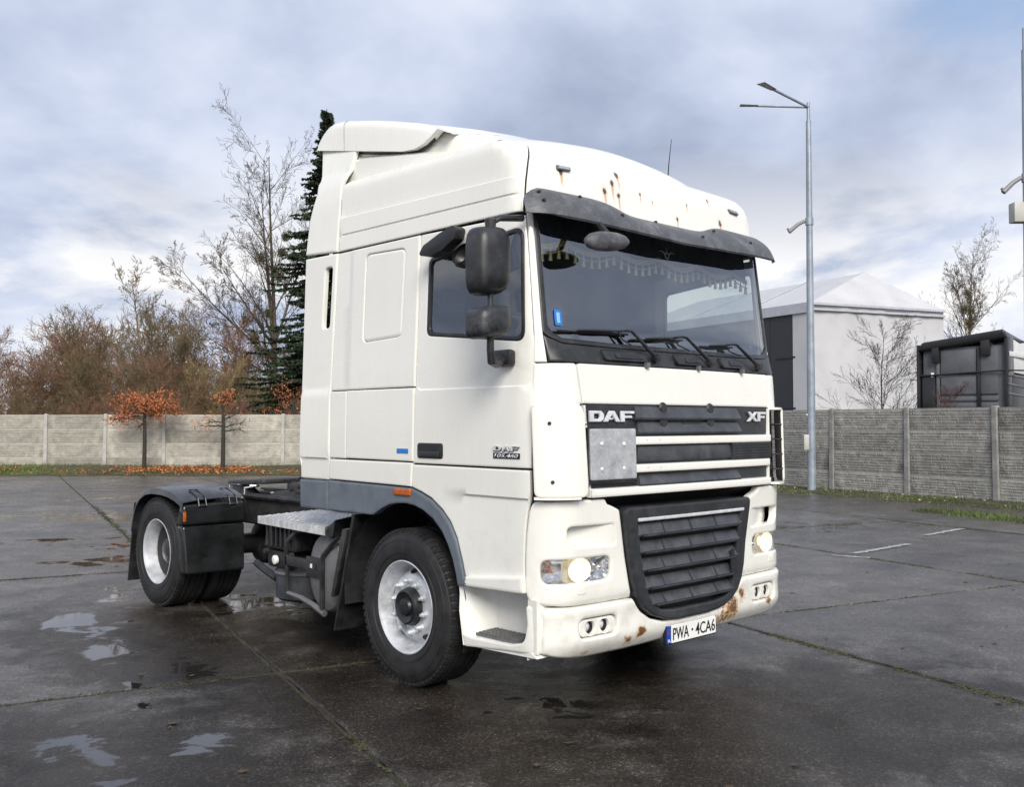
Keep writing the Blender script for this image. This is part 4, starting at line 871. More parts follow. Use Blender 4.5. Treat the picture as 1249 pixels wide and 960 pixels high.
# ---- wheels
def wheel(parent, x0, y0, sd_, front, steer=0):
    """x0: outer face of the tyre; drawn for sd_ = -1 and mirrored"""
    w = .315; prof = [(.012, .305), (.004, .335), (-.002, .385), (.0, .43), (.010, .463), (.022, .485), (.034, .497), (.055, .5025), (.075, .504), (.076, .494), (.086, .494), (.087, .5055), (.120, .506), (.121, .495), (.132, .495), (.133, .506)]
    prof = [(a, r) for a, r in prof if a > -.05]
    prof = [(.10, .288), (.02, .291)] + prof[0:] if True else prof
    half = prof + [(w - a, r) for a, r in prof[::-1]]
    root = MB(); root.lathe([(x0 + a if sd_ < 0 else x0 - a, r) for a, r in half], (0, 0, 0), 'X', 64)
    tread = root
    sg_ = 1 if sd_ < 0 else -1; sw_ = lambda r_: x0 + sg_ * float(np.interp(r_, [.305, .335, .385, .43, .463, .485], [.012, .004, -.002, 0, .010, .022]))
    for rr_ in (.345, .352, .432, .470): root.lathe([(sw_(rr_) + sg_ * .004, rr_ - .003), (sw_(rr_) - sg_ * .0025, rr_), (sw_(rr_) + sg_ * .004, rr_ + .003)], (0, 0, 0), 'X', 64)
    for k in range(66):
        q = 2 * pi * k / 66; Rq = Matrix.Rotation(q, 3, 'X')
        for a_, w_ in ((.052, .046), (.103, .026), (w - .103, .026), (w - .052, .046)):
            root.box(Rq @ Vector((0, 0, .503)) + Vector((x0 + sg_ * a_, 0, 0)), (w_, .036, .008), Rq)
        root.box(Rq @ Vector((0, 0, .489)) + Vector((x0 + sg_ * .026, 0, 0)), (.020, .030, .018), Rq)
    root.v = [(x, y + y0, z + .5) for x, y, z in root.v]
    wl_ = bpy.data.objects.new('wheel', None); COL.objects.link(wl_); wl_.empty_display_size = .2; wl_.parent = parent; wl_.matrix_parent_inverse = wmat(parent).inverted(); wl_.location = (x0, y0, .5)
    if steer: wl_.rotation_euler = (0, 0, radians(steer))
    def bld(mb, name, m, sh=35):
        o = mb.build(name, m, None, sh); o.parent = wl_; o.matrix_parent_inverse = Matrix.Translation((-x0, -y0, -.5)); return o
    bld(root, 'tyre', RUBBER, 40)
    def L(prof_, name, m, n=48, sh=35):
        mb = MB(); mb.lathe([(x0 + a if sd_ < 0 else x0 - a, r) for a, r in prof_], (0, y0, .5), 'X', n); return bld(mb, name, m, sh)
    if front:
        L([(.028, .285), (.014, .298), (.008, .302), (.006, .296), (.016, .283), (.045, .274), (.10, .262), (.118, .250), (.108, .236), (.085, .222), (.066, .205), (.060, .19), (.062, .125)], 'rim', RIM)
        L([(.075, .13), (.060, .126), (.030, .118), (.012, .112), (.006, .10), (.012, .092), (.020, .06), (.004, .052), (.0, .04), (.002, 0)], 'hub', BLACKP, 32)
        rb, xb, nn = .166, .060, 10; hol, hx, hr = 10, .096, .229
    else:
        L([(.028, .285), (.014, .298), (.008, .302), (.006, .296), (.016, .283), (.05, .276), (.13, .266), (.15, .262), (.19, .258), (.205, .245), (.208, .20), (.205, .135)], 'rim', RIM)
        L([(.21, .14), (.17, .13), (.12, .118), (.105, .10), (.10, .06), (.09, .03), (.09, 0)], 'hub', BLACKP, 32)
        rb, xb, nn = .172, .202, 10; hol, hx, hr = 8, .2035, .220
    mb = MB()
    for k in range(nn):
        q = 2 * pi * (k + .3) / nn; s1 = 1 if sd_ < 0 else -1
        c_ = (x0 + xb * s1, y0 + rb * cos(q), .5 + rb * sin(q)); mb.lathe([(.004 * s1, .026), (-.006 * s1, .024), (-.008 * s1, .017), (-.030 * s1, .016), (-.034 * s1, .011), (-.046 * s1, .010), (-.047 * s1, 0)], c_, 'X', 6)
    nb_ = bld(mb, 'wheel_nuts', STEEL if not front else RIM); nb_['kind'] = 'stuff'
    mb = MB()
    for k in range(hol):
        q = 2 * pi * (k + .5) / hol; s1 = 1 if sd_ < 0 else -1
        u = Vector((0, cos(q), sin(q))); v = Vector((0, -sin(q), cos(q))); p = Vector((x0 + (hx - .004) * s1, y0, .5)) + u * hr; tl = Vector((.35 * s1 if front else .0, 0, 0))
        pts = [p + u * (.017 * sin(a)) * (1) + v * (.034 * cos(a)) + (Vector((s1 * .026 * sin(a), 0, 0)) if front else Vector((0, 0, 0))) for a in [j * pi / 4 for j in range(8)]]
        if k % (2 if front else 1) == 0: mb.add([tuple(z) for z in pts], [tuple(range(8))])
    if mb.v: h_ = bld(mb, 'hand_holes', BLACKT)
    if not front:   # inner twin tyre
        mb = MB(); off = .345; mb.lathe([(x0 + a + off if sd_ < 0 else x0 - a - off, r) for a, r in half], (0, y0, .5), 'X', 48); bld(mb, 'inner_tyre', RUBBER, 40)
    mb = MB(); s1 = 1 if sd_ < 0 else -1; mb.lathe([(x0 + .12 * s1, .0), (x0 + .12 * s1, .24), (x0 + .30 * s1, .24), (x0 + .30 * s1, 0)], (0, y0, .5), 'X', 24); bld(mb, 'brake_drum', DARK)
    return wl_
FA, RA = 1.352, 5.155
for sd_ in (-1, 1):
    wheel(T, sd_ * 1.222, FA, sd_, True, -1.5); wheel(T, sd_ * 1.222, RA, sd_, False)

# ---- chassis and running gear
b = MB()
for sd_ in (-1, 1):
    b.bb((sd_ * .44, .4, .73), (sd_ * .36, 6.0, .985)); b.bb((sd_ * .44, .4, .965), (sd_ * .32, 6.0, .988)); b.bb((sd_ * .44, .4, .73), (sd_ * .32, 6.0, .745))
for y in (.7, 2.4, 3.2, 4.2, 5.2, 5.95): b.bb((-.36, y, .76), (.36, y + .08, .95))
b.build('chassis_frame', CHASSIS, T, bev=.004, bseg=1)
b = MB(); b.tube([(-1.0, FA, .5), (-.7, FA, .42), (.7, FA, .42), (1.0, FA, .5)], .06, 10); b.build('front_axle', CHASSIS, T)
b = MB(); b.tube([(-.6, RA, .5), (.6, RA, .5)], .10, 12); b.lathe([(-.25, .05), (-.15, .2), (0, .24), (.15, .2), (.25, .05)], (0, RA, .5), 'X', 20); b.build('rear_axle', CHASSIS, T)
b = MB(); b.bb((-.42, .45, .55), (.42, 2.1, 1.22)); b.build('engine_block', DARK, T, bev=.05)
b = MB(); b.bb((-1.15, .16, .62), (1.15, .22, 1.25)); b.build('cooler', DARK, T)
# wheel arch liners and flaps
for sd_ in (-1, 1):
    mb = MB(); us = list(np.linspace(-.35, pi + .15, 22))
    mb.grid(lambda a, x: (sd_ * x, FA + .05 - .655 * cos(a), .52 + .64 * sin(a)), us, [.62, 1.205]); mb.grid(lambda a, r: (sd_ * .62, FA + .05 - r * cos(a), .52 + r * sin(a)), us, [.2, .655])
    mb.build('wheel_arch', DARK, T)
    mb = MB(); mb.hexa([(sd_ * 1.20, 2.18, .22), (sd_ * .72, 2.18, .22), (sd_ * .72, 2.20, .22), (sd_ * 1.20, 2.20, .22)], [(sd_ * 1.215, 1.92, 1.06), (sd_ * .72, 1.92, 1.06), (sd_ * .72, 1.95, 1.06), (sd_ * 1.215, 1.95, 1.06)]); mf = mb.build('mud_flap', BLACKP, T)
    mb = MB(); mb.hexa([(sd_ * 1.225, 2.16, .46), (sd_ * 1.15, 2.205, .46), (sd_ * 1.15, 2.24, .46), (sd_ * 1.225, 2.20, .46)], [(sd_ * 1.225, 2.00, .95), (sd_ * 1.15, 2.03, .95), (sd_ * 1.15, 2.09, .95), (sd_ * 1.225, 2.06, .95)]); mb.build('flap_stay', CHASSIS, mf, bev=.006)
# equipment between the axles on the near side, tank on the far side
GREYB0 = mat('dark_tank_plastic', (.030, .034, .040), .45, var=.2, vscale=6, bump=.1, bscale=90, dirt=(.06, .062, .066), dscale=6, damt=.7)
ck = [(-1.215, 2.30), (-1.12, 3.42), (-.36, 3.62), (-.40, 3.02)]
mb = MB(); mb.hexa([(x, y, .905) for x, y in ck], [(x, y, .943) for x, y in ck]); CK = mb.build('catwalk_plate', CHEQD, T, bev=.004)
mb = MB()
P_ = [Vector((x, y, .9435)) for x, y in ck]
for i in range(24):
    for j in range(15):
        u, v = .02 + .96 * (i + .5) / 24, .03 + .94 * (j + .5) / 15; p = (P_[0] * (1 - u) + P_[1] * u) * (1 - v) + (P_[3] * (1 - u) + P_[2] * u) * v
        r = Matrix.Rotation(radians(45 if (i + j) % 2 else -45), 3, 'Z'); L_, W_ = .024, .008
        q = [r @ Vector(k) for k in ((-L_, 0, 0), (0, -W_, 0), (L_, 0, 0), (0, W_, 0), (0, 0, .0055))]
        mb.add([p + k for k in q], [(0, 1, 4), (1, 2, 4), (2, 3, 4), (3, 0, 4)])
mb.build('tread_bars', CHEQ, CK)['kind'] = 'stuff'
mb = MB(); mb.hexa([(-1.222, 2.285, .885), (-1.205, 2.30, .885), (-1.112, 3.42, .885), (-1.13, 3.42, .885)], [(-1.222, 2.285, .944), (-1.205, 2.30, .944), (-1.112, 3.42, .944), (-1.13, 3.42, .944)]); mb.build('plate_lip', CHEQ, CK)
mb = MB(); mb.hexa([(-1.20, 2.22, .88), (-.5, 2.6, .88), (-.42, 3.0, .88), (-1.205, 2.31, .88)], [(-1.19, 2.20, 1.0), (-.5, 2.6, 1.0), (-.45, 2.98, .95), (-1.195, 2.28, .95)]); mb.build('plate_bracket', BLACKP, CK)
b = MB(); b.hexa([(-1.10, 2.90, .69), (-.50, 2.90, .69), (-.50, 3.42, .69), (-1.08, 3.42, .69)], [(-1.10, 2.90, .90), (-.50, 2.90, .90), (-.50, 3.36, .90), (-1.08, 3.36, .90)]); bx_ = b.build('battery_box', BLACKP, T, bev=.02)
mb = MB()
for k in range(6): mb.bb((-1.112, 2.95 + k * .07, .715), (-1.09, 2.97 + k * .07, .885))
mb.build('box_ribs', BLACKP, bx_, bev=.004, bseg=1)
for y in (2.94, 3.32):
    mb = MB(); mb.tube([(-1.09, y, .67), (-1.125, y, .67)], .022, 8); mb.build('latch', CHASSIS, bx_)
mb = MB(); mb.lathe([(.29, 0), (.29, .20), (.31, .225), (.50, .23), (.53, .225), (.555, .19), (.56, 0)], (-.86, 3.13, 0), 'Z', 20, 1.0, 1.1); bt = mb.build('reservoir', GREYB0, T)
mb = MB(); mb.lathe([(.495, .234), (.5, .242), (.515, .242), (.52, .234)], (-.86, 3.13, 0), 'Z', 24, 1.0, 1.1); mb.build('strap', GREYM, bt)
mb = MB(); mb.lathe([(0, .036), (-.02, .036), (-.024, .03), (-.024, 0)], (-1.09, 3.19, .61), 'X', 16); mb.build('white_cap', PLATEW, bt)
mb = MB(); mb.bb((-1.08, 3.0, .54), (-.7, 3.36, .68)); mb.build('bracket', DARK, bt, bev=.03)
mb = MB(); mb.lathe([(-.33, 0), (-.325, .20), (-.30, .265), (-.27, .285), (.25, .285), (.29, .26), (.31, .2), (.315, 0)], (-.82, 2.43, .595), 'X', 28, .82, 1.04); si = mb.build('silencer', GREYM, T)
mb = MB(); mb.bb((-1.10, 2.16, .30), (-.55, 2.30, .88)); mb.build('heat_shield', GREYM, si, bev=.03)
for x in (-1.0, -.66):
    mb = MB(); mb.lathe([(-.012, .29), (-.012, .295), (.012, .295), (.012, .29)], (x, 2.43, .595), 'X', 28, .82, 1.04); mb.build('band', CHASSIS, si)
mb = MB(); fp = (-1.145,)
mb.bb((-1.16, 2.42, .60), (-1.13, 2.94, .675)); mb.bb((-1.16, 2.915, .38), (-1.13, 2.94, .68)); mb.bb((-1.165, 2.40, .55), (-1.135, 2.63, .70))
gd = mb.build('side_guard', CHASSIS, T, bev=.005)
mb = MB(); mb.tube([(-1.15, 2.22, .87), (-1.16, 2.26, .84), (-1.165, 2.39, .73), (-1.165, 2.405, .70), (-1.165, 2.405, .34)], .019, 8); mb.build('guard_tube', BLACKP, gd)
mb = MB(); mb.tube([(-1.15, 2.94, .675), (-1.15, 2.93, .78), (-1.12, 2.84, .86), (-1.0, 2.76, .885)], .018, 8); mb.build('guard_tube', BLACKP, gd)
mb = MB(); mb.tube([(-1.145, 2.93, .39), (-1.145, 2.72, .375), (-1.145, 2.56, .345), (-1.145, 2.40, .30)], [.016, .02, .022, .024], 8); mb.build('guard_skid', GREYM, gd)
for y, z, m_ in ((2.555, .635, PLATEW), (2.49, .63, BLACKT)):
    mb = MB(); mb.box((-1.166, y, z), (.006, .022, .03 if m_ is PLATEW else .05)); mb.build('sticker', m_, gd)
b = MB()
for i in range(5):
    rnd = random.Random(i); pts = [(-1.13 + rnd.random() * .03, 2.12 + rnd.random() * .08, .72 + k * .025 + rnd.random() * .02) for k in range(6)]; b.tube(pts, .008, 5)
b.build('cables', BLACKP, T)
mb = MB(); mb.tube([(-1.135, 2.19, .58), (-1.135, 2.175, .74)], .012, 6); mb.build('copper_pipe', mat("copper_pipe", (.30, .14, .06), .5, metal=.4), T)
b = MB(); b.tube([(-.95, 3.42, .42), (-.95, 3.62, .47), (-.9, 3.85, .50)], .03, 8); b.tube([(-.9, 3.42, .42), (-.8, 3.5, .7), (-.5, 3.5, .85)], .045, 8); b.build('pipe_bracket', CHASSIS, T)
b = MB(); b.lathe([(-.45, 0), (-.44, .14), (-.40, .165), (.40, .165), (.44, .14), (.45, 0)], (-.15, 3.75, .62), 'Y', 18); b.build('air_tank', CHASSIS, T)
b = MB(); b.bb((.50, 2.4, .32), (1.17, 3.9, .92)); b.build('fuel_tank', STEEL, T, bev=.10, bseg=4)
# behind the cab: hoses, coils, catwalk rail, fifth wheel
b = MB(); b.bb((-.40, 2.28, 1.0), (.40, 2.8, 1.25)); b.bb((-.9, 2.24, .98), (.9, 2.30, 1.30)); b.build('cab_mount', CHASSIS, T, bev=.02)
mb = MB(); mb.tube([(-.46, 2.6, 1.0), (-.46, 4.95, 1.0)], .03, 8); mb.build('catwalk_rail', CHASSIS, T)
for k, (x, y0_, y1_) in enumerate(((-.25, 2.9, 4.3), (-.12, 2.9, 4.5), (.02, 2.9, 4.2))):
    mb = MB(); mb.tube([(x + .035 * cos(i * .9), y0_ + (y1_ - y0_) * i / 90, 1.10 + .04 * k + .035 * sin(i * .9)) for i in range(91)], .011, 5); mb.build('coiled_hose', BLACKP, T)
b = MB()
out5 = rpoly([(-.46, 4.55), (.46, 4.55), (.50, 4.9), (.44, 5.2), (.30, 5.55), (.07, 5.62), (.05, 5.1), (-.05, 5.1), (-.07, 5.62), (-.30, 5.55), (-.44, 5.2), (-.50, 4.9)], .05, 4)
b.prism(out5, lambda a, y, d: (a, y, 1.135 + d + (5.1 - y) * .05), -.045, 0); FW = b.build('fifth_wheel', CHASSIS, T, bev=.012)
mb = MB()
for sd_ in (-1, 1): mb.hexa([(sd_ * .30, 4.8, .98), (sd_ * .46, 4.8, .98), (sd_ * .46, 5.3, .98), (sd_ * .30, 5.3, .98)], [(sd_ * .36, 4.95, 1.10), (sd_ * .43, 4.95, 1.10), (sd_ * .43, 5.15, 1.09), (sd_ * .36, 5.15, 1.09)])
mb.bb((-.46, 4.75, .985), (.46, 5.35, 1.0)); mb.build('mounting', CHASSIS, FW)
rnd = random.Random(77); b = MB(); b.hexa([(-.44, 2.9, 1.0), (-.02, 2.9, 1.0), (-.02, 4.45, 1.0), (-.44, 4.45, 1.0)], [(-.42, 2.9, 1.10), (-.05, 2.9, 1.12), (-.05, 4.4, 1.07), (-.42, 4.4, 1.06)])
for k in range(46):
    b.box((rnd.uniform(-.42, -.05), rnd.uniform(2.95, 4.4), rnd.uniform(1.07, 1.15)), (rnd.uniform(.03, .14), rnd.uniform(.05, .22), rnd.uniform(.02, .09)), Matrix.Rotation(rnd.uniform(-.6, .6), 3, 'Z'))
o = b.build('valve_block', CHASSIS, T); o['kind'] = 'stuff'
mb = MB(); mb.tube([(-.30, 3.5, 1.03), (-.36, 4.2, 1.045), (-.34, 4.6, 1.03)], .012, 6); mb.build('silver_hose', SILVER, T)
# rear mudguards
def fender(sd_):
    mb = MB(); prf = [(4.56, .985), (4.62, 1.02), (4.72, 1.05), (4.86, 1.078), (5.0, 1.09), (5.20, 1.09), (5.34, 1.072), (5.46, 1.025), (5.55, .95), (5.61, .85), (5.66, .70)]
    xs = [-1.252, -1.248, -1.24, -1.1, -.9, -.75, -.64, -.62]
    dz = [-.055, -.018, 0, .02, .03, .03, .01, -.02]
    mb.grid(lambda i, j: (-sd_ * xs[j] * -1 * -1 if False else sd_ * -xs[j], prf[i][0] - (.012 * (j in (0, 1)) if prf[i][0] < 5 else -.0), prf[i][1] + dz[j]), range(len(prf)), range(8))
    f_ = mb.build('mudguard', BLACKP if False else GREYB, T, 40, solid=.008)
    mb = MB(); mb.hexa([(sd_ * 1.232, 4.50, .355), (sd_ * .66, 4.50, .345), (sd_ * .66, 4.62, .345), (sd_ * 1.232, 4.62, .355)], [(sd_ * 1.245, 4.55, .78), (sd_ * .64, 4.55, .78), (sd_ * .64, 4.68, .78), (sd_ * 1.245, 4.68, .78)])
    gp = mb.build('guard_panel', GLOSSB, f_, bev=.026, bseg=3)
    mb = MB(); mb.hexa([(sd_ * 1.246, 4.525, .785), (sd_ * .64, 4.525, .785), (sd_ * .64, 4.68, .785), (sd_ * 1.246, 4.68, .785)], [(sd_ * 1.246, 4.545, .965), (sd_ * .64, 4.545, .985), (sd_ * .64, 4.62, .985), (sd_ * 1.246, 4.62, .965)]); mb.build('guard_panel', GLOSSB, f_, bev=.030, bseg=3)
    mb = MB(); mb.box((sd_ * 1.235, 4.527, .865), (.028, .01, .085)); mb.build('side_reflector', AMBER, f_, bev=.003)
    for x in (-1.06, -.76):
        mb = MB(); mb.tube([(sd_ * -(x - .035), 4.535, .95), (sd_ * -(x - .035), 4.56, 1.02), (sd_ * -(x - .035), 4.74, 1.085), (sd_ * -(x + .035), 4.74, 1.085), (sd_ * -(x + .035), 4.56, 1.02), (sd_ * -(x + .035), 4.535, .95), (sd_ * -(x - .035), 4.535, .95)], .007, 6)
        mb.v = [(x_ if True else 0, y, z) for x_, y, z in mb.v]; mb.build('rubber_strap', BLACKT, f_)
    mb = MB(); mb.hexa([(sd_ * 1.24, 5.74, .165), (sd_ * .64, 5.74, .165), (sd_ * .64, 5.755, .165), (sd_ * 1.24, 5.755, .165)], [(sd_ * 1.245, 5.59, .93), (sd_ * .64, 5.59, .93), (sd_ * .64, 5.605, .93), (sd_ * 1.245, 5.605, .93)]); mb.build('rear_flap', BLACKP, f_)
    mb = MB(); mb.tube([(sd_ * .62, 4.60, 1.03), (sd_ * .62, 4.60, 1.09), (sd_ * .46, 4.62, 1.10), (sd_ * .44, 4.9, 1.10), (sd_ * .6, 4.92, 1.10), (sd_ * .62, 4.9, 1.05)], .009, 6); mb.build('fender_stay', CHROME, f_)
GREYB = mat("mudguard_plastic", (.024, .026, .030), .28, var=.2, vscale=5, bump=.08, bscale=150, dirt=(.10, .105, .115), dscale=3.5, damt=.7)
GLOSSB = mat("wet_black_panel", (.014, .015, .016), .13, var=.3, vscale=4, rvar=.06)
side_pair(fender)
mb = MB()
for sd_ in (-1, 1): mb.bb((sd_ * .36, 5.98, .66), (sd_ * .80, 6.04, .80))
mb.build('tail_bracket', CHASSIS, T)
# ================================================================== GROUND: concrete slabs
E1 = Vector((.9625, -.2715, 0)); E2 = Vector((.2715, .9625, 0))       # the two joint directions
def slab_mat(name, base, wetseed=0):
    m = bpy.data.materials.new(name); m.use_nodes = True; t = m.node_tree; b = t.nodes['Principled BSDF']
    tcn = N(t, 'ShaderNodeTexCoord'); ob = tcn.outputs['Object']
    def noise(sc, det=6, ro=.6, dist=0, vec=None):
        n = N(t, 'ShaderNodeTexNoise', inp={'Scale': sc, 'Detail': det, 'Roughness': ro, 'Distortion': dist}); t.links.new(vec or ob, n.inputs['Vector']); return n.outputs[0]
    big, mid, fine, grain = noise(.35, 6, .6, .3), noise(1.6, 8, .65, .3), noise(16, 6, .7), noise(62, 3, .75)
    r1 = ramp(t, [(.3, tuple(c * .52 for c in base)), (.48, base), (.70, tuple(c * 1.7 for c in base))]); t.links.new(mid, r1.inputs[0])
    r2 = ramp(t, [(.35, .72), (.65, 1.2)]); t.links.new(big, r2.inputs[0]); c = mixc(t, 1, r1.outputs[0], r2.outputs[0], 'MULTIPLY')
    r3 = ramp(t, [(.32, .30), (.47, .85), (.58, 1.15), (.70, 2.6)]); t.links.new(grain, r3.inputs[0]); c = mixc(t, .8, c, r3.outputs[0], 'MULTIPLY')
    r4 = ramp(t, [(.60, 0), (.72, .5)]); t.links.new(fine, r4.inputs[0]); c = mixc(t, r4.outputs[0], c, (.16, .15, .135))
    vr = N(t, 'ShaderNodeTexVoronoi', inp={'Scale': 85}); t.links.new(ob, vr.inputs['Vector']); vb = N(t, 'ShaderNodeSeparateColor'); t.links.new(vr.outputs['Color'], vb.inputs[0])
    r6 = ramp(t, [(.0, .45), (.55, .9), (.82, 1.25), (1, 3.4)]); t.links.new(vb.outputs[0], r6.inputs[0]); c = mixc(t, .62, c, r6.outputs[0], 'MULTIPLY')
    # moss and dirt freckles
    r5 = ramp(t, [(.62, 0), (.74, .55)]); t.links.new(noise(3.1, 9, .75), r5.inputs[0]); c = mixc(t, r5.outputs[0], c, (.030, .028, .018))
    # wet film: worn hollows hold water
    sp = N(t, 'ShaderNodeSeparateXYZ'); t.links.new(ob, sp.inputs[0])
    wv = noise(2.6, 7, .62, .5)
    pud = None
    for x0, y0, rx, ry, k in PUDDLES:
        dx, dy = mth(t, 'SUBTRACT', sp.outputs[0], x0), mth(t, 'SUBTRACT', sp.outputs[1], y0)
        u = mth(t, 'DIVIDE', mth(t, 'ADD', mth(t, 'MULTIPLY', dx, E1.x), mth(t, 'MULTIPLY', dy, E1.y)), rx); v = mth(t, 'DIVIDE', mth(t, 'ADD', mth(t, 'MULTIPLY', dx, E2.x), mth(t, 'MULTIPLY', dy, E2.y)), ry)
        d = mth(t, 'SQRT', mth(t, 'ADD', mth(t, 'MULTIPLY', u, u), mth(t, 'MULTIPLY', v, v)))
        q = mth(t, 'MULTIPLY', mth(t, 'SUBTRACT', 1.25, d, clamp=False), k)
        pud = q if pud is None else mth(t, 'MAXIMUM', pud, q)
    pm = mth(t, 'ADD', pud, mth(t, 'MULTIPLY', mth(t, 'SUBTRACT', wv, .56), 5.0))
    wet = N(t, 'ShaderNodeMapRange', interpolation_type='SMOOTHSTEP', inp={1: .10, 2: .42, 3: 0, 4: 1}); t.links.new(pm, wet.inputs[0])
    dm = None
    for x0, y0, rx, ry in TRUCK_SHADE:  # truck's shade painted into the slabs: darker colour, weaker specular
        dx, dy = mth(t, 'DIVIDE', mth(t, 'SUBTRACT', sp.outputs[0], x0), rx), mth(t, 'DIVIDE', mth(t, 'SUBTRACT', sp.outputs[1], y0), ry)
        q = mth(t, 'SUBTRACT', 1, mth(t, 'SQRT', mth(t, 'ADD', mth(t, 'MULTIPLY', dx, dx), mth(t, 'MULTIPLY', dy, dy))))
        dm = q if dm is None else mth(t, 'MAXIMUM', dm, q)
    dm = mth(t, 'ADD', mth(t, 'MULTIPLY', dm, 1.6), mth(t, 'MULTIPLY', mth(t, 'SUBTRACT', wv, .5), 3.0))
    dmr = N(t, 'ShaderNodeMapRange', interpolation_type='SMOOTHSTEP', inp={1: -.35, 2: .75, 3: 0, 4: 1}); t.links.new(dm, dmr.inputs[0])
    damp = N(t, 'ShaderNodeMapRange', interpolation_type='SMOOTHSTEP', inp={1: -.9, 2: .3, 3: 0, 4: 1}); t.links.new(pm, damp.inputs[0])
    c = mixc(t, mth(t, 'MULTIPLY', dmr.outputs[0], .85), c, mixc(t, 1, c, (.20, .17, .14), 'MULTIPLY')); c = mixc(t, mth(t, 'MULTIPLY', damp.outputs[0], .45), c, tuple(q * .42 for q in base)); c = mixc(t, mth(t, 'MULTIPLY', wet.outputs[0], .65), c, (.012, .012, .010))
    t.links.new(c, b.inputs['Base Color'])
    rr = ramp(t, [(.34, .13), (.66, .48)]); t.links.new(noise(.9, 8, .68, .6), rr.inputs[0])
    ro = mth(t, 'MULTIPLY', rr.outputs[0], mth(t, 'SUBTRACT', 1, mth(t, 'MULTIPLY', damp.outputs[0], .35)))
    ro = mth(t, 'ADD', mth(t, 'MULTIPLY', ro, mth(t, 'SUBTRACT', 1, wet.outputs[0])), mth(t, 'MULTIPLY', wet.outputs[0], .03)); t.links.new(ro, b.inputs['Roughness'])
    hgt = mth(t, 'ADD', mth(t, 'MULTIPLY', grain, .55), mth(t, 'MULTIPLY', fine, .8))
    st = mth(t, 'MULTIPLY', mth(t, 'SUBTRACT', 1, wet.outputs[0]), .6)
    bp = N(t, 'ShaderNodeBump', inp={'Distance': .012}); t.links.new(hgt, bp.inputs['Height']); t.links.new(st, bp.inputs['Strength']); t.links.new(bp.outputs[0], b.inputs['Normal'])
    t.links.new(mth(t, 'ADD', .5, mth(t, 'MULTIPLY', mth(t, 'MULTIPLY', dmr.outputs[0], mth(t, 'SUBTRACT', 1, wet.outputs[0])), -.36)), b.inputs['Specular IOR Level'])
    return m
TRUCK_SHADE = [(.1, -.9, 2.0, 1.3), (-1.6, 1.0, 1.0, 2.2), (-1.9, 3.6, 1.1, 2.6), (-3.2, .6, 1.1, 2.2), (0, 3, 1.6, 4.2), (.3, -2.6, 1.3, 1.0)]  # ellipses of painted shade in front of, beside and under the truck
PUDDLES = [(-1.95, 4.95, .28, .75, 1.0), (-2.25, 3.62, .16, .35, .9), (-2.05, 2.78, .22, .30, .95), (-2.72, 1.15, .22, .24, .9), (-3.15, 1.35, .18, .75, .75), (-2.6, 2.2, .10, .4, .6), (-.15, 4.5, .8, .55, 1.0), (.6, 3.6, .7, .5, .9),
           (-1.3, 5.9, .3, .5, .7), (-.4, 8.4, .9, .5, .8), (.9, 9.8, 1.2, .5, .75), (2.0, 14.0, 1.8, .8, .8), (.3, 15.5, 2.2, .6, .7), (4.4, 18.5, 2.0, .6, .6), (-.2, 11.2, 1.0, .3, .6), (2.9, -.45, .10, .25, .6), (6.9, 5.3, 1.0, .5, .5), (9.5, 4.4, 1.5, .6, .5), (-.9, .35, .35, .2, .45)]
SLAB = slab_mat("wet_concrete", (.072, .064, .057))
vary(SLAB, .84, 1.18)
ext = 900
g_ = MB(); g_.add([(-ext, -ext, -.075), (ext, -ext, -.075), (ext, ext, -.075), (-ext, ext, -.075)], [(0, 1, 2, 3)])
GR = g_.build('ground', mat("bare_ground", (.055, .050, .042), .8, vscale=.4, bump=.3, bscale=8)); tag(GR, kind='structure')
e1s = [-14.0, -10.05, -6.1, -2.17, 1.62, 5.77, 9.9, 13.9, 17.9]; e2s = [-14.1, -8.9, -3.6, 1.66, 6.96, 12.1, 17.3, 22.5, 27.7, 33.2]
rnd = random.Random(3)
def wob(e, w): return w * (.5 * sin(e * 7.3 + w * 900) + .3 * sin(e * 17.1 + 1.3) + .35 * sin(e * 41.7 + .4))
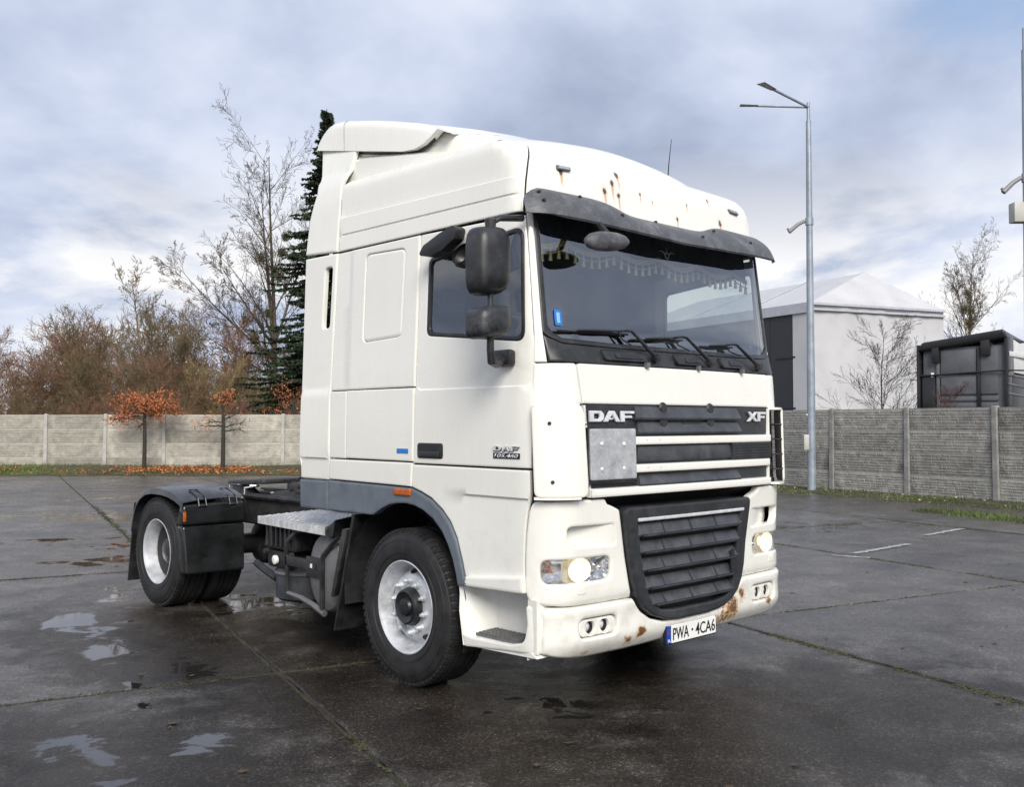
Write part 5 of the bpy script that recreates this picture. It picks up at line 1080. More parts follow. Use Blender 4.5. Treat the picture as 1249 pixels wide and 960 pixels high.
for i in range(len(e1s) - 1):
    for j in range(len(e2s) - 1):
        if -2.17 <= (e1s[i] + e1s[i + 1]) / 2 <= 1.7 and False: continue
        a0, a1, c0, c1 = e1s[i], e1s[i + 1], e2s[j], e2s[j + 1]; gp = .015
        # stay on this side of the right-hand fence
        mid_ = E1 * ((a0 + a1) / 2) + E2 * ((c0 + c1) / 2)
        hgt = rnd.uniform(-.004, .004) if not (-2.3 < (a0 + a1) / 2 < 2) else 0
        n = 24; pts = []
        for k in range(n): t_ = k / n; pts.append((a0 + gp + (a1 - a0 - 2 * gp) * t_, c0 + gp + wob(a0 + (a1 - a0) * t_, .010)))
        for k in range(n): t_ = k / n; pts.append((a1 - gp + wob(c0 + (c1 - c0) * t_, .010), c0 + gp + (c1 - c0 - 2 * gp) * t_))
        for k in range(n): t_ = k / n; pts.append((a1 - gp - (a1 - a0 - 2 * gp) * t_, c1 - gp + wob(a1 - (a1 - a0) * t_, .012)))
        for k in range(n): t_ = k / n; pts.append((a0 + gp + wob(c1 - (c1 - c0) * t_, .012), c1 - gp - (c1 - c0 - 2 * gp) * t_))
        fn = lambda a, e, d: tuple(E1 * a + E2 * e + Vector((0, 0, hgt + d)))
        mb = MB(); N_ = len(pts); ins = inset(pts, .014)
        mb.add([fn(a, e, -.06) for a, e in pts] + [fn(a, e, -.012) for a, e in pts] + [fn(a, e, 0) for a, e in ins], [(q, (q + 1) % N_, N_ + (q + 1) % N_, N_ + q) for q in range(N_)] + [(N_ + q, N_ + (q + 1) % N_, 2 * N_ + (q + 1) % N_, 2 * N_ + q) for q in range(N_)] + [tuple(range(2 * N_, 3 * N_))])
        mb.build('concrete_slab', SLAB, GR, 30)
# moss and earth in the joints
MOSS = mat("joint_moss", (.034, .033, .015), .9, var=.35, vscale=9, bump=.6, bscale=60, dirt=(.022, .018, .012), dscale=3, damt=.95)
mb = MB(); rnd = random.Random(11)
def strip(p, q, w, zc=-.016):
    n = int((q - p).length / .05); d = (q - p).normalized(); s_ = Vector((-d.y, d.x, 0))
    mb.grid(lambda k, v: tuple(p + (q - p) * (k / n) + s_ * (w * v * (1 + .5 * sin(k * .9 + v) * rnd.random())) + Vector((0, 0, zc + (.012 + .008 * rnd.random() if v == 0 else -.01)))), range(n + 1), [-1, -.5, 0, .5, 1])
for a in e1s[1:-1]: strip(E1 * a + E2 * e2s[0], E1 * a + E2 * (e2s[-1]), .030)
for e in e2s[1:-1]: strip(E1 * e1s[0] + E2 * e, E1 * e1s[-1] + E2 * e, .030)
ms = mb.build('joint_moss', MOSS, GR, 60); ms['kind'] = 'stuff'
# tufts of moss spilling over the joints
mb = MB()
def tufts(p, q, n, w, h):
    d = (q - p).normalized(); s_ = Vector((-d.y, d.x, 0))
    for k in range(n):
        t_ = rnd.random()
        if sin(t_ * 37 + p.x) + sin(t_ * 91 + p.y) < -.3: continue
        c = p + (q - p) * t_ + s_ * rnd.gauss(0, w); r = rnd.uniform(.006, .018); hh = rnd.uniform(.3, 1) * h; a = rnd.random() * 6.28
        v = [c + Vector((r * cos(a + i * 2.1), r * sin(a + i * 2.1), .001)) for i in range(3)] + [c + Vector((rnd.gauss(0, r * .4), rnd.gauss(0, r * .4), hh))]
        mb.add([tuple(x) for x in v], [(0, 1, 3), (1, 2, 3), (2, 0, 3)])
for a, lo, hi in ((-2.17, -6, .2), (-2.17, 10, 17), (1.62, -6, 3), (5.77, -3, 8), (9.9, -2, 9)): tufts(E1 * a + E2 * lo, E1 * a + E2 * hi, int((170 if hi < 2 else 330) * (hi - lo)), .020 if hi < 2 else .032, .009)
for e, lo, hi in ((1.66, -8, 12), (6.96, -8, 0), (-3.6, -6, 6)): tufts(E1 * lo + E2 * e, E1 * hi + E2 * e, int((90 if lo < -6 else 200) * (hi - lo)), .020, .008)
tf = mb.build('moss_tufts', mat("moss_tuft", (.045, .046, .018), .95, var=.5, vscale=.9, dirt=(.028, .022, .014), dscale=.8, damt=1), GR, 60); tf['kind'] = 'stuff'
# worn white bay markings
MARK = mat("worn_marking", (.36, .36, .35), .6, var=.25, vscale=9, dirt=(.10, .095, .09), dscale=7, damt=.95, bump=.3, bscale=80)
def mark(p0, p1, w):
    p0, p1 = Vector((*p0, 0)), Vector((*p1, 0)); d = (p1 - p0); L_ = d.length; d.normalize(); s_ = Vector((-d.y, d.x, 0)); mb = MB(); n = int(L_ / .06) + 2
    mb.grid(lambda k, v: tuple(p0 + d * (L_ * k / n) + s_ * (v * w * (1 + .25 * sin(k * 2.3 + v * 3) + .2 * sin(k * 5.1))) + Vector((0, 0, .0062))), range(n + 1), [-.5, .5]); return mb.build('bay_marking', MARK, GR)
for m_ in (((6.85, 2.44), (8.35, 2.40), .10), ((6.50, 2.55), (6.62, 2.10), .09), ((9.55, 2.70), (10.95, 2.70), .10)): mark(*m_)
# dropped leaves and grit lying on the slabs
LEAFB = mat("brown_leaf", (.07, .045, .025), .7, var=.4, vscale=3)
mb = MB(); rnd = random.Random(5)
for k in range(420):
    a, e = rnd.uniform(-6, 12), rnd.uniform(-5, 20) if k % 3 else rnd.uniform(-3, 3); c = E1 * a + E2 * e
    if -1.3 < c.x < 1.3 and .2 < c.y < 6: continue
    r = rnd.uniform(.006, .022) if k % 6 else rnd.uniform(.02, .035); an = rnd.random() * 6.28
    pts = [c + Vector((r * (1.6 if i % 2 else .8) * cos(an + i * 1.57), r * .8 * sin(an + i * 1.57), .006 + .006 * rnd.random())) for i in range(4)]
    mb.add([tuple(p) for p in pts], [(0, 1, 2, 3)])
lt = mb.build('leaf_litter', LEAFB, None); tag(lt, 'small brown leaves and grit scattered over the wet slabs', 'leaf litter', kind='stuff')

# ================================================================== BOUNDARY WALLS of concrete panels
VIEW = Vector((.6864, .7266, 0)); ALONG = Vector((.7269, -.6867, 0)); CG = Vector((CP.x, CP.y, 0))
def spot(along, away): return CG + VIEW * away + ALONG * along        # a place in the yard: metres to the right, metres away
def wall_mat(name, c, dirt): return mat(name, c, .85, var=.22, vscale=2.2, bump=.5, bscale=45, dirt=dirt, dscale=1.7, damt=.75)
WALLM = wall_mat("cast_stone", (.375, .355, .305), (.20, .19, .155)); POSTM = mat("concrete_post", (.40, .39, .36), .85, var=.15, vscale=4, bump=.4, bscale=60, dirt=(.22, .21, .18), dscale=3)
WALLR = wall_mat("damp_cast_stone", (.275, .268, .245), (.085, .082, .068)); POSTR = mat("damp_concrete_post", (.25, .245, .235), .85, var=.2, vscale=4, bump=.4, bscale=60, dirt=(.09, .085, .07), dscale=3)
for m_ in (WALLM, WALLR): vary(m_, .74, 1.16)
def stone_panel(W_, H_, seed, m, name='fence_panel', courses=5):
    """one cast slab: courses of split stone in relief, both faces"""
    r = random.Random(seed); mb = MB(); mb.bb((-W_ / 2, -.018, 0), (W_ / 2, .018, H_))
    for face in (-1, 1):
        z = .030
        hs = [r.uniform(.7, 1.3) for _ in range(courses)]; sc = (H_ - .060) / sum(hs)
        for h in hs:
            h *= sc; x = -W_ / 2 + .02 + r.random() * .02
            while x < W_ / 2 - .04:
                w = min(r.uniform(.07, .34), W_ / 2 - .015 - x)
                d = face * (.018 + r.uniform(.005, .016)); d2 = face * (.018 + r.uniform(.005, .016)); j = .0025
                q = [(x + j, z + j + r.uniform(0, .006)), (x + w - j, z + j + r.uniform(0, .006)), (x + w - j, z + h - j - r.uniform(0, .006)), (x + j, z + h - j - r.uniform(0, .006))]
                q2 = [(p[0] + (.012 if k in (0, 3) else -.012), p[1] + (.008 if k < 2 else -.008)) for k, p in enumerate(q)]
                V = [(p[0], face * .0175, p[1]) for p in q] + [(p[0], (d, d2, d2, d)[k], p[1]) for k, p in enumerate(q2)]
                Fs = [(k, (k + 1) % 4, 4 + (k + 1) % 4, 4 + k) for k in range(4)] + [(4, 5, 6, 7)]
                mb.add(V, Fs if face < 0 else [f[::-1] for f in Fs]); x += w
            z += h
    o = mb.build(name, m, None, 25); me = o.data; bpy.data.objects.remove(o); return me
def post_mesh(H_, m):
    mb = MB(); mb.hexa([(-.065, -.075, -.05), (.065, -.075, -.05), (.065, .075, -.05), (-.065, .075, -.05)], [(-.058, -.068, H_), (.058, -.068, H_), (.058, .068, H_), (-.058, .068, H_)])
    o = mb.build('fence_post', m, None, bev=.008, bseg=1); me = o.data; bpy.data.objects.remove(o); return me
def fence(p, d, step, n0, n1, rows, ph, label, wm, pm_, seed, H_):
    root = thing('concrete_fence', tuple(p), label, 'fence'); rz = math.atan2(d.y, d.x)
    variants = [stone_panel(step - .11, ph - .001, seed + k, wm, courses=7) for k in range(5)]; pmesh = post_mesh(H_, pm_); r = random.Random(seed)
    for k in range(n0, n1 + 1):
        o = link('fence_post', pmesh, root, False); o.location = d * (step * k); o.rotation_euler = (r.gauss(0, .006), r.gauss(0, .006), rz)
        if k == n1: break
        for j in range(rows):
            o = link('fence_panel', variants[r.randrange(5)], root, False); o.location = d * (step * (k + .5)) + Vector((0, 0, .02 + j * ph)); o.rotation_euler = (0, 0, rz + (pi if r.random() < .5 else 0))
    return root
wl0 = spot(-16.2, 34)
fence(wl0, ALONG, 2.06, -10, 9, 4, .495, 'pale concrete panel wall behind the two orange-leaved saplings', WALLM, POSTM, 21, 2.03)
dR = Vector((.211, .977, 0)).normalized(); pR = Vector((17.42, 8.45, 0))
fence(pR, dR, 2.17, -6, 5, 4, .503, 'dark damp concrete panel wall behind the tall street lamp', WALLR, POSTR, 60, 2.06)

# ---- grass verges with fallen leaves
def verge_mat(name, a, b_): return mat(name, a, .95, var=.35, vscale=2.5, bump=.8, bscale=30, dirt=b_, dscale=1.4, damt=.9)
GRASS = mat("grass_blades", (.085, .125, .028), .8, var=.5, vscale=.6, dirt=(.11, .095, .045), dscale=1.1, damt=.8)
ORANGE = mat("fallen_beech_leaf", (.40, .125, .040), .65, var=.5, vscale=4.5, dirt=(.20, .085, .035), dscale=7)
def verge(name, o, d, n_, L0, L1, w, hgt, label):
    mb = MB(); r = random.Random(4)
    mb.grid(lambda u, v: tuple(o + d * u + n_ * (w * v * (1 + .10 * sin(u * 1.3) + .06 * sin(u * 3.7)) if v > .9 else w * v) + Vector((0, 0, [.004, .3, .8, 1, 1][int(round((1 - v) * 4))] * hgt * (1 + .25 * sin(u * .9)) + .006))), np.arange(L0, L1, .4), [1, .75, .5, .25, 0])
    ob = mb.build(name, verge_mat(name + "_soil", (.055, .052, .026), (.035, .03, .016)), None, 60); tag(ob, kind='structure'); return ob
def blades(o, d, n_, L0, L1, w, hgt, cnt, dens, label, hb=(.04, .12), seed=1):
    mb = MB(); r = random.Random(seed)
    for k in range(cnt):
        u = r.uniform(L0, L1); v = r.random(); 
        if r.random() > dens(u, v): continue
        z = hgt * (1 - v) ** .7; c = o + d * u + n_ * (w * v) + Vector((0, 0, z)); h = r.uniform(*hb) * (1.1 - .6 * v); a = r.random() * 6.28; b0 = .006 + .010 * r.random()
        t_ = Vector((r.gauss(0, .35), r.gauss(0, .35), 1)) * h; s_ = Vector((cos(a) * b0, sin(a) * b0, 0))
        mb.add([tuple(c - s_), tuple(c + s_), tuple(c + t_)], [(0, 1, 2)])
    return tag(mb.build('grass', GRASS, None, 60), label, 'grass', kind='stuff')
def leaves(o, d, n_, L0, L1, w, hgt, cnt, dens, label, seed=2, m=None, sz=(.03, .065)):
    mb = MB(); r = random.Random(seed)
    for k in range(cnt):
        u = r.uniform(L0, L1); v = r.random() ** .8
        if r.random() > dens(u, v): continue
        c = o + d * u + n_ * (w * v) + Vector((0, 0, hgt * (1 - v) ** .7 + .02 + r.random() * .05)); s_ = r.uniform(*sz)
        R_ = Matrix.Rotation(r.random() * 6.28, 3, 'Z') @ Matrix.Rotation(r.gauss(0, .7), 3, 'X') @ Matrix.Rotation(r.gauss(0, .5), 3, 'Y')
        mb.add([tuple(c + R_ @ Vector(p) * s_) for p in ((-1, 0, 0), (0, -.5, .15), (1, 0, 0), (0, .5, .15))], [(0, 1, 2), (0, 2, 3)])
    return tag(mb.build('fallen_leaves', m or ORANGE, None, 60), label, 'leaves', kind='stuff')
toC = -VIEW; oL = spot(-16.2, 33.9)
verge("grass_verge", oL, ALONG, toC, -21, 19, 2.3, .20, '')
green = lambda u: 1.0 if u < 2.2 else .35 if u < 5 else .30
blades(oL, ALONG, toC, -9, 12, 2.2, .20, 34000, lambda u, v: green(u) * (1 - .3 * v), 'rough grass along the foot of the pale concrete wall', (.05, .16))
lf_ = lambda u, v: (.15 if u < 1.0 else .55 if u < 3.2 else .7) * (math.exp(-((v - .45) / .32) ** 2)) * (1.35 if 3.5 < u < 7.6 else .8)
leaves(oL, ALONG, toC, -4, 12, 2.2, .20, 11500, lf_, 'orange beech leaves fallen along the foot of the pale wall')
nR = Vector((-.977, .211, 0)); oR = pR + nR * .03
verge('mossy_edge', oR, dR, nR, -14, 11, 1.15, .05, '')
blades(oR, dR, nR, -13, 8, 1.5, .05, 15000, lambda u, v: (.8 if u < -2.5 else .45) * (1 - .5 * v), 'moss and short grass at the foot of the dark wall', (.02, .07), 6)
leaves(oR, dR, nR, -13, 8, 1.3, .05, 900, lambda u, v: .35 * (1 - v * .5), 'pale dead leaves at the foot of the dark wall', 8, mat("pale_dead_leaf", (.30, .24, .14), .8, var=.4, vscale=6), (.02, .05))
oT = Vector((13.2, 2.2, 0)); blades(oT, Vector((.35, .94, 0)), Vector((-.94, .35, 0)), -3.0, 2.4, .8, .02, 5200, lambda u, v: .9 * (1 - abs(v - .5) * 1.6), 'strip of bright green grass on the slabs beside the dark wall', (.03, .09), 9)

# ================================================================== STREET LAMPS
GALV = mat("galvanised_steel", (.29, .33, .38), .45, metal=.35, var=.12, vscale=3, bump=.05, bscale=60, dirt=(.20, .22, .24), dscale=4)
LAMPB = mat("lamp_head_grey", (.20, .20, .20), .5, var=.1)
def street_lamp(x, y, label, arms, cam_z, cam_dir, boxes, H_=10.25):
    t_ = thing('street_lamp', (x, y, 0), label, 'street lamp'); O = Vector((x, y, 0))
    mb = MB(); mb.tube([O + Vector((0, 0, z)) for z in (0, .02, 3, 6.5, H_ - .35)], [.105, .105, .095, .078, .062], 14); mb.tube([O + Vector((0, 0, z)) for z in (H_ - .36, H_ + .12)], .042, 10); p_ = mb.build('post', GALV, t_)
    mb = MB(); mb.bb((x - .17, y - .17, 0), (x + .17, y + .17, .025)); mb.build('base_plate', GALV, t_)
    for d in arms:
        d = Vector(d); e = O + Vector((0, 0, H_)); u = d.normalized(); mb = MB(); mb.tube([e, e + d * .76], .032, 8); a_ = mb.build('lamp_arm', GALV, t_)
        s_ = Vector((-u.y, u.x, 0)).normalized() * .11; up = s_.cross(u) * -1 if s_.cross(u).z < 0 else s_.cross(u); q = e + d * .73; r_ = e + d
        mb = MB(); mb.hexa([q - s_ * .7 - up * .03, q + s_ * .7 - up * .03, r_ + s_ - up * .035, r_ - s_ - up * .035], [q - s_ * .6 + up * .05, q + s_ * .6 + up * .05, r_ + s_ * .8 + up * .025, r_ - s_ * .8 + up * .025]); h_ = mb.build('lamp_head', LAMPB, a_, bev=.015)
        mb = MB(); mb.hexa([q - s_ * .5 - up * .045, q + s_ * .5 - up * .045, r_ + s_ * .8 - up * .05, r_ - s_ * .8 - up * .05], [q - s_ * .5 - up * .03, q + s_ * .5 - up * .03, r_ + s_ * .8 - up * .036, r_ - s_ * .8 - up * .036]); mb.build('lamp_glass', SILVER, h_)
    c = O + Vector((0, 0, cam_z)); d = Vector(cam_dir).normalized()
    mb = MB(); mb.tube([c, c + d * .22], .022, 6); mb.tube([c + Vector((0, 0, -.09)), c + Vector((0, 0, .09))], .10, 10); k_ = mb.build('camera_bracket', GALV, t_)
    mb = MB(); mb.tube([c + d * .12 + Vector((0, 0, .04)), c + d * .30 + Vector((0, 0, -.02)), c + d * .52 + Vector((0, 0, -.16))], [.045, .05, .055], 10); mb.tube([c + d * .50 + Vector((0, 0, -.15)), c + d * .56 + Vector((0, 0, -.06))], .03, 8); mb.build('camera', LAMPB, k_)
    for bz, sz, off in boxes:
        q = O + Vector((0, 0, bz)) + Vector(off); mb = MB(); mb.box(q, sz, Matrix.Rotation(math.atan2(off[1], off[0]), 3, 'Z')); mb.build('junction_box', mat("box_shell", (.42, .42, .38), .5, var=.1), t_, bev=.015)
    return t_
street_lamp(16.92, 8.74, 'tall grey street lamp with two arms standing in front of the dark wall', [(-2.38, -.14, .0), (-1.10, 1.27, .10)], 6.72, tuple(-ALONG + Vector((0, 0, -.2))), [(1.22, (.14, .12, .38), tuple(-ALONG * .13)), (.0 + 1.9, (.06, .05, .06), tuple(-ALONG * .11))], 9.60)
street_lamp(16.98, 3.70, 'grey street lamp post cut by the right edge with a camera and pale box', [(1.5, -1.3, .05), (1.9, .6, .05)], 6.9, tuple(-ALONG + Vector((0, 0, -.3))), [(6.15, (.30, .26, .42), tuple(-ALONG * .18))], 10.0)

# ================================================================== STORAGE TENT
def bil(p, q, r, s, u, v): return (p * (1 - u) + q * u) * (1 - v) + (s * (1 - u) + r * u) * v
TENTW = mat("white_tent_sheet", (.48, .48, .49), .55, var=.06, vscale=.5, bump=.25, bscale=1.2, dirt=(.48, .48, .50), dscale=.5, damt=.4); TENTD = mat("dark_cladding", (.022, .024, .029), .5, var=.15, vscale=.8); TENTT = mat("tent_trim", (.42, .43, .47), .5, var=.08)
D_ = 58.0; tk = thing('storage_tent', tuple(spot(17.4, D_)), 'large white fabric storage tent with dark side cladding behind the wall', 'tent')
cA = spot(17.75, D_); cB = spot(27.5, 62.2); cL = spot(8.2, 76.0); cC = cB + (cL - cA)
eh = 8.85; Z = lambda v, z: Vector((v.x, v.y, z)); apex = spot(22.9, 63.5); ap = Z(apex, 11.5); apb = ap + (cL - cA) * .82
rnd = random.Random(9)
def sheet(p, q, r, s, name, m, nu=18, nv=10, amp=.05, parent=tk, thick=.06):
    nrm = (q - p).cross(s - p).normalized(); mb = MB()
    mb.grid(lambda u, v: tuple(bil(p, q, r, s, u, v) + nrm * (amp * (sin(u * 23 + v * 3) * .4 + sin(u * 9.2 + 5 * v) * .6 + .5 * sin(u * 47 + v * 9)) * (4 * u * (1 - u)) ** .3)), np.linspace(0, 1, nu), np.linspace(0, 1, nv)); return mb.build(name, m, parent, 50, solid=thick)
sheet(Z(cA, 0), Z(cB, 0), Z(cB, eh), Z(cA, eh), 'end_wall', TENTW, 40, 12, .07)
sheet(Z(cB, 0), Z(cC, 0), Z(cC, eh), Z(cB, eh), 'far_side_wall', TENTW, 20, 8, .06)
sheet(Z(cL, 0), Z(cC, 0), Z(cC, eh), Z(cL, eh), 'rear_wall', TENTW, 8, 4, .0)
mb = MB(); mb.add([tuple(x) for x in (Z(cA, eh), Z(cB, eh), ap)], [(0, 1, 2)]); mb.build('hip_roof', TENTW, tk, solid=.06)
for p, q in ((cA, cL),): mb = MB(); mb.add([tuple(x) for x in (Z(p, eh), ap, apb, Z(q, eh))], [(0, 1, 2, 3)]); mb.build('roof_slope', TENTW, tk, solid=.06)
mb = MB(); mb.add([tuple(x) for x in (Z(cB, eh), Z(cC, eh), apb, ap)], [(0, 1, 2, 3)]); mb.build('roof_slope', TENTW, tk, solid=.06)
mb = MB(); mb.add([tuple(x) for x in (Z(cL, eh), apb, Z(cC, eh))], [(0, 1, 2)]); mb.build('hip_roof', TENTW, tk, solid=.06)
def hem(p, q, z0, z1, off, name='valance'):
    n_ = Vector(((q - p).y, -(q - p).x, 0)).normalized() * off; mb = MB(); mb.hexa([tuple(Z(p + n_, z0)), tuple(Z(q + n_, z0)), tuple(Z(q + n_ * .4, z0)), tuple(Z(p + n_ * .4, z0))], [tuple(Z(p + n_, z1)), tuple(Z(q + n_, z1)), tuple(Z(q + n_ * .4, z1)), tuple(Z(p + n_ * .4, z1))]); return mb.build(name, TENTT if name == 'valance' else TENTW, tk)
hem(cA, cB, eh - .42, eh - .30, .26); hem(cA, cB, eh - .1, eh + .04, .28); hem(cL, cA, eh - .55, eh + .05, .25)
dl = (cA - cL).normalized(); Ls = (cA - cL).length
cw = cA - dl * .25
for k in range(9):
    p = cA - dl * (1.3 + k * 2.0); q = cA - dl * (1.3 + (k + 1) * 2.0 - .03); n_ = Vector((dl.y, -dl.x, 0)) * .10
    mb = MB(); mb.hexa([tuple(Z(q + n_, 0)), tuple(Z(p + n_, 0)), tuple(Z(p - n_ * .2, 0)), tuple(Z(q - n_ * .2, 0))], [tuple(Z(q + n_, eh - .5)), tuple(Z(p + n_, eh - .5)), tuple(Z(p - n_ * .2, eh - .5)), tuple(Z(q - n_ * .2, eh - .5))]); c_ = mb.build('cladding_panel', TENTD, tk)
    if k == 0:
        for z in (2.6, 5.7): mb = MB(); mb.box(Z(p + n_ * 1.1 - dl * .6, z), (1.6, .12, .10), Matrix.Rotation(math.atan2(dl.y, dl.x), 3, 'Z')); mb.build('door_bolt', BLACKT, c_)
mb = MB(); n_ = Vector((dl.y, -dl.x, 0)) * .14; p, q = cA - dl * 1.3, cA
mb.hexa([tuple(Z(p + n_, 0)), tuple(Z(q + n_, 0)), tuple(Z(q, 0)), tuple(Z(p, 0))], [tuple(Z(p + n_, eh)), tuple(Z(q + n_, eh)), tuple(Z(q, eh)), tuple(Z(p, eh))]); mb.build('corner_flap', TENTW, tk)
mb = MB(); mb.tube([Z(cA, 0) + n_ * .5, Z(cA, eh) + n_ * .5], .10, 8); mb.build('corner_post', TENTW, tk)
for e_ in (cA, cB): mb = MB(); mb.tube([Z(e_, eh + .04), ap + Vector((0, 0, .04))], .06, 6); mb.build('roof_seam', TENTT, tk)
for f_ in (.33, .66): mb = MB(); mb.tube([Z(cA * (1 - f_) + cB * f_, eh + .05), ap + Vector((0, 0, .05))], .025, 6); mb.build('roof_seam', TENTT, tk)
for f_ in (.3, .6): mb = MB(); mb.tube([Z(cA * (1 - f_) + cL * f_, eh + .06), ap * (1 - f_) + apb * f_ + Vector((0, 0, .06))], .04, 6); mb.build('roof_seam', TENTT, tk)

# ================================================================== DARK TRUCK behind the right-hand wall
LA = Vector((.045, -.999, 0)); FW_ = Vector((.999, .045, 0)); tb0 = Vector((20.95, 7.90, 0))
t2 = thing('parked_truck', tuple(tb0), 'dark grey truck cab seen from behind over the concrete wall', 'truck')
def tp(a, f, z): return tuple(tb0 + LA * a + FW_ * f + Vector((0, 0, z)))
TBK = mat("black_truck_paint", (.016, .016, .018), .28, var=.2, vscale=2); TGR = mat("slate_cab_back", (.10, .104, .115), .5, var=.1, vscale=1.5, dirt=(.04, .042, .048), dscale=2); TSIL = mat("silver_stripe", (.5, .51, .53), .4, metal=.3); TWH = mat("cab_side_white", (.55, .55, .54), .4)
def tb(a0, f0, z0, a1, f1, z1, name, m, bev=.02, parent=t2):
    mb = MB(); mb.hexa([tp(a0, f0, z0), tp(a1, f0, z0), tp(a1, f1, z0), tp(a0, f1, z0)], [tp(a0, f0, z1), tp(a1, f0, z1), tp(a1, f1, z1), tp(a0, f1, z1)]); return mb.build(name, m, parent, bev=bev)
bodyb = tb(.12, .13, 1.0, 2.22, 2.2, 3.72, 'cab_body', TGR, .06)
tb(.62, .08, 3.00, 1.52, .15, 3.62, 'back_panel', TGR, .01); tb(.62, .08, 2.45, 1.52, .15, 2.93, 'back_panel', TGR, .01); tb(1.62, .08, 2.45, 2.05, .15, 3.62, 'back_panel', TGR, .01)
for z in (1.75, 1.93, 2.10, 2.27): tb(.58, .09, z, 1.55, .15, z + .115, 'back_rib', TGR, .015); tb(1.62, .09, z, 2.05, .15, z + .115, 'back_rib', TGR, .015)
tb(.50, .07, 1.6, .58, .16, 3.65, 'back_post', TGR, .01); tb(1.54, .05, 1.6, 1.62, .16, 3.65, 'back_post', TBK, .01)
mb = MB(); mb.tube([tp(.1, .02, 2.96), tp(1.1, .04, 3.0), tp(2.2, .0, 3.04), tp(3.6, .9, 3.0)], .022, 6); mb.build('rear_rail', TBK, t2)
tb(.0, .0, 1.0, .09, .6, 3.80, 'side_fairing', TBK, .03); tb(2.22, .02, 1.0, 2.31, .5, 3.9, 'side_fairing', TBK, .03)
mb = MB(); mb.hexa([tp(.0, -.02, 3.60), tp(2.31, -.02, 3.86), tp(2.31, 1.8, 3.85), tp(.0, 1.8, 3.6)], [tp(.16, -.04, 3.86), tp(2.24, -.06, 4.10), tp(2.1, 1.9, 3.90), tp(.3, 1.9, 3.76)]); mb.build('roof_spoiler', TBK, t2, bev=.10, bseg=4)
tb(.42, -.02, 3.30, .60, .3, 3.82, 'spoiler_stay', TBK, .01); tb(1.66, -.02, 3.44, 1.88, .3, 3.92, 'spoiler_stay', TBK, .01)
mb = MB()
for k in range(5): mb.tube([tp(.22 + .03 * k, .1, 1.9), tp(.26 + .02 * k, .08, 2.5 - .05 * k), tp(.40 - .02 * k, .1, 2.75 - .08 * k), tp(.46, .14, 1.8)], .018, 5)
mb.build('air_hoses', BLACKT, t2); tb(.12, .06, 1.6, .48, .3, 3.0, 'hose_panel', TBK, .02)
mb = MB(); mb.box(tp(.40, .08, 2.98), (.08, .06, .12)); mb.build('work_lamp', PLATEW, t2, bev=.01)
for z, m_ in ((3.40, TWH),): tb(2.315, .1, z, 2.33, 2.6, z + .13, 'side_stripe', m_, .004)
mb = MB(); mb.hexa([tp(2.20, .3, 3.0), tp(2.31, .3, 3.0), tp(2.31, 2.6, 2.92), tp(2.20, 2.6, 2.92)], [tp(2.20, .3, 3.9), tp(2.30, .3, 3.9), tp(2.2, 2.6, 3.6), tp(2.1, 2.6, 3.6)]); mb.build('side_panel', TWH, t2, bev=.03)
for z in (2.90, 2.66, 2.42): 
    mb = MB(); mb.hexa([tp(2.31, .0, z), tp(2.34, .0, z), tp(2.34, 1.3, z - .05), tp(2.31, 1.3, z - .05)], [tp(2.31, .0, z + .06), tp(2.34, .0, z + .06), tp(2.34, 1.3, z + .0), tp(2.31, 1.3, z + .0)]); mb.build('side_fin', TGR, t2, bev=.006)
tb(2.22, .3, .9, 2.32, 2.6, 2.95, 'lower_side', TBK, .03)
tb(.75, -3.4, .75, 1.55, .4, 1.0, 'chassis_frame', CHASSIS, .01)
for f in (-2.6, 1.6):
    for a in (.18, 2.12):
        mb = MB(); mb.lathe([(-.15, .28), (-.15, .45), (-.10, .5), (.10, .5), (.15, .45), (.15, .28)], (0, 0, 0), 'X', 28); mb.lathe([(-.14, .29), (-.05, .25), (-.04, 0)], (0, 0, 0), 'X', 20)
        Rm = Matrix((LA, FW_, Vector((0, 0, 1)))).transposed(); c_ = Vector(tp(a, f, .5)); mb.v = [tuple(Rm @ Vector(p) + c_) for p in mb.v]; mb.build('wheel', RUBBER, t2)
# ================================================================== TREES
def bark(name, c, c2, var=.25): 
    m = mat(name, c, .85, var=var, vscale=1.2, dirt=c2, dscale=.7, damt=.9); return m
BK_OLIVE = bark("olive_twigs", (.165, .120, .062), (.125, .112, .045)); BK_BROWN = bark("brown_twigs", (.205, .108, .066), (.16, .095, .055)); BK_GREY = bark("grey_bark", (.085, .062, .044), (.070, .060, .036)); BK_DARK = bark("dark_bark", (.030, .025, .020), (.045, .04, .030))
BK_YEL = bark("yellow_twigs", (.24, .185, .085), (.16, .135, .06))
def tubes(segs, n):
    """segs: (p0, p1, r0, r1) rows -> one vertex/face soup, built with numpy"""
    A = np.array([(*s[0], *s[1], s[2], s[3]) for s in segs]); p0, p1, r0, r1 = A[:, :3], A[:, 3:6], A[:, 6:7], A[:, 7:8]
    d = p1 - p0; d /= np.linalg.norm(d, axis=1, keepdims=True) + 1e-9
    ref = np.where(np.abs(d[:, 2:3]) < .8, np.array([[0, 0, 1.]]), np.array([[1., 0, 0]])); a = np.cross(d, ref); a /= np.linalg.norm(a, axis=1, keepdims=True) + 1e-9; b = np.cross(a, d)
    V = np.empty((len(A), 2, n, 3))
    for k in range(n):
        u = a * cos(2 * pi * k / n) + b * sin(2 * pi * k / n); V[:, 0, k] = p0 + u * r0; V[:, 1, k] = p1 + u * r1
    base = (np.arange(len(A)) * 2 * n)[:, None, None]; q = np.array([[k, (k + 1) % n, n + (k + 1) % n, n + k] for k in range(n)])[None]
    return V.reshape(-1, 3), (base + q).reshape(-1, 4)
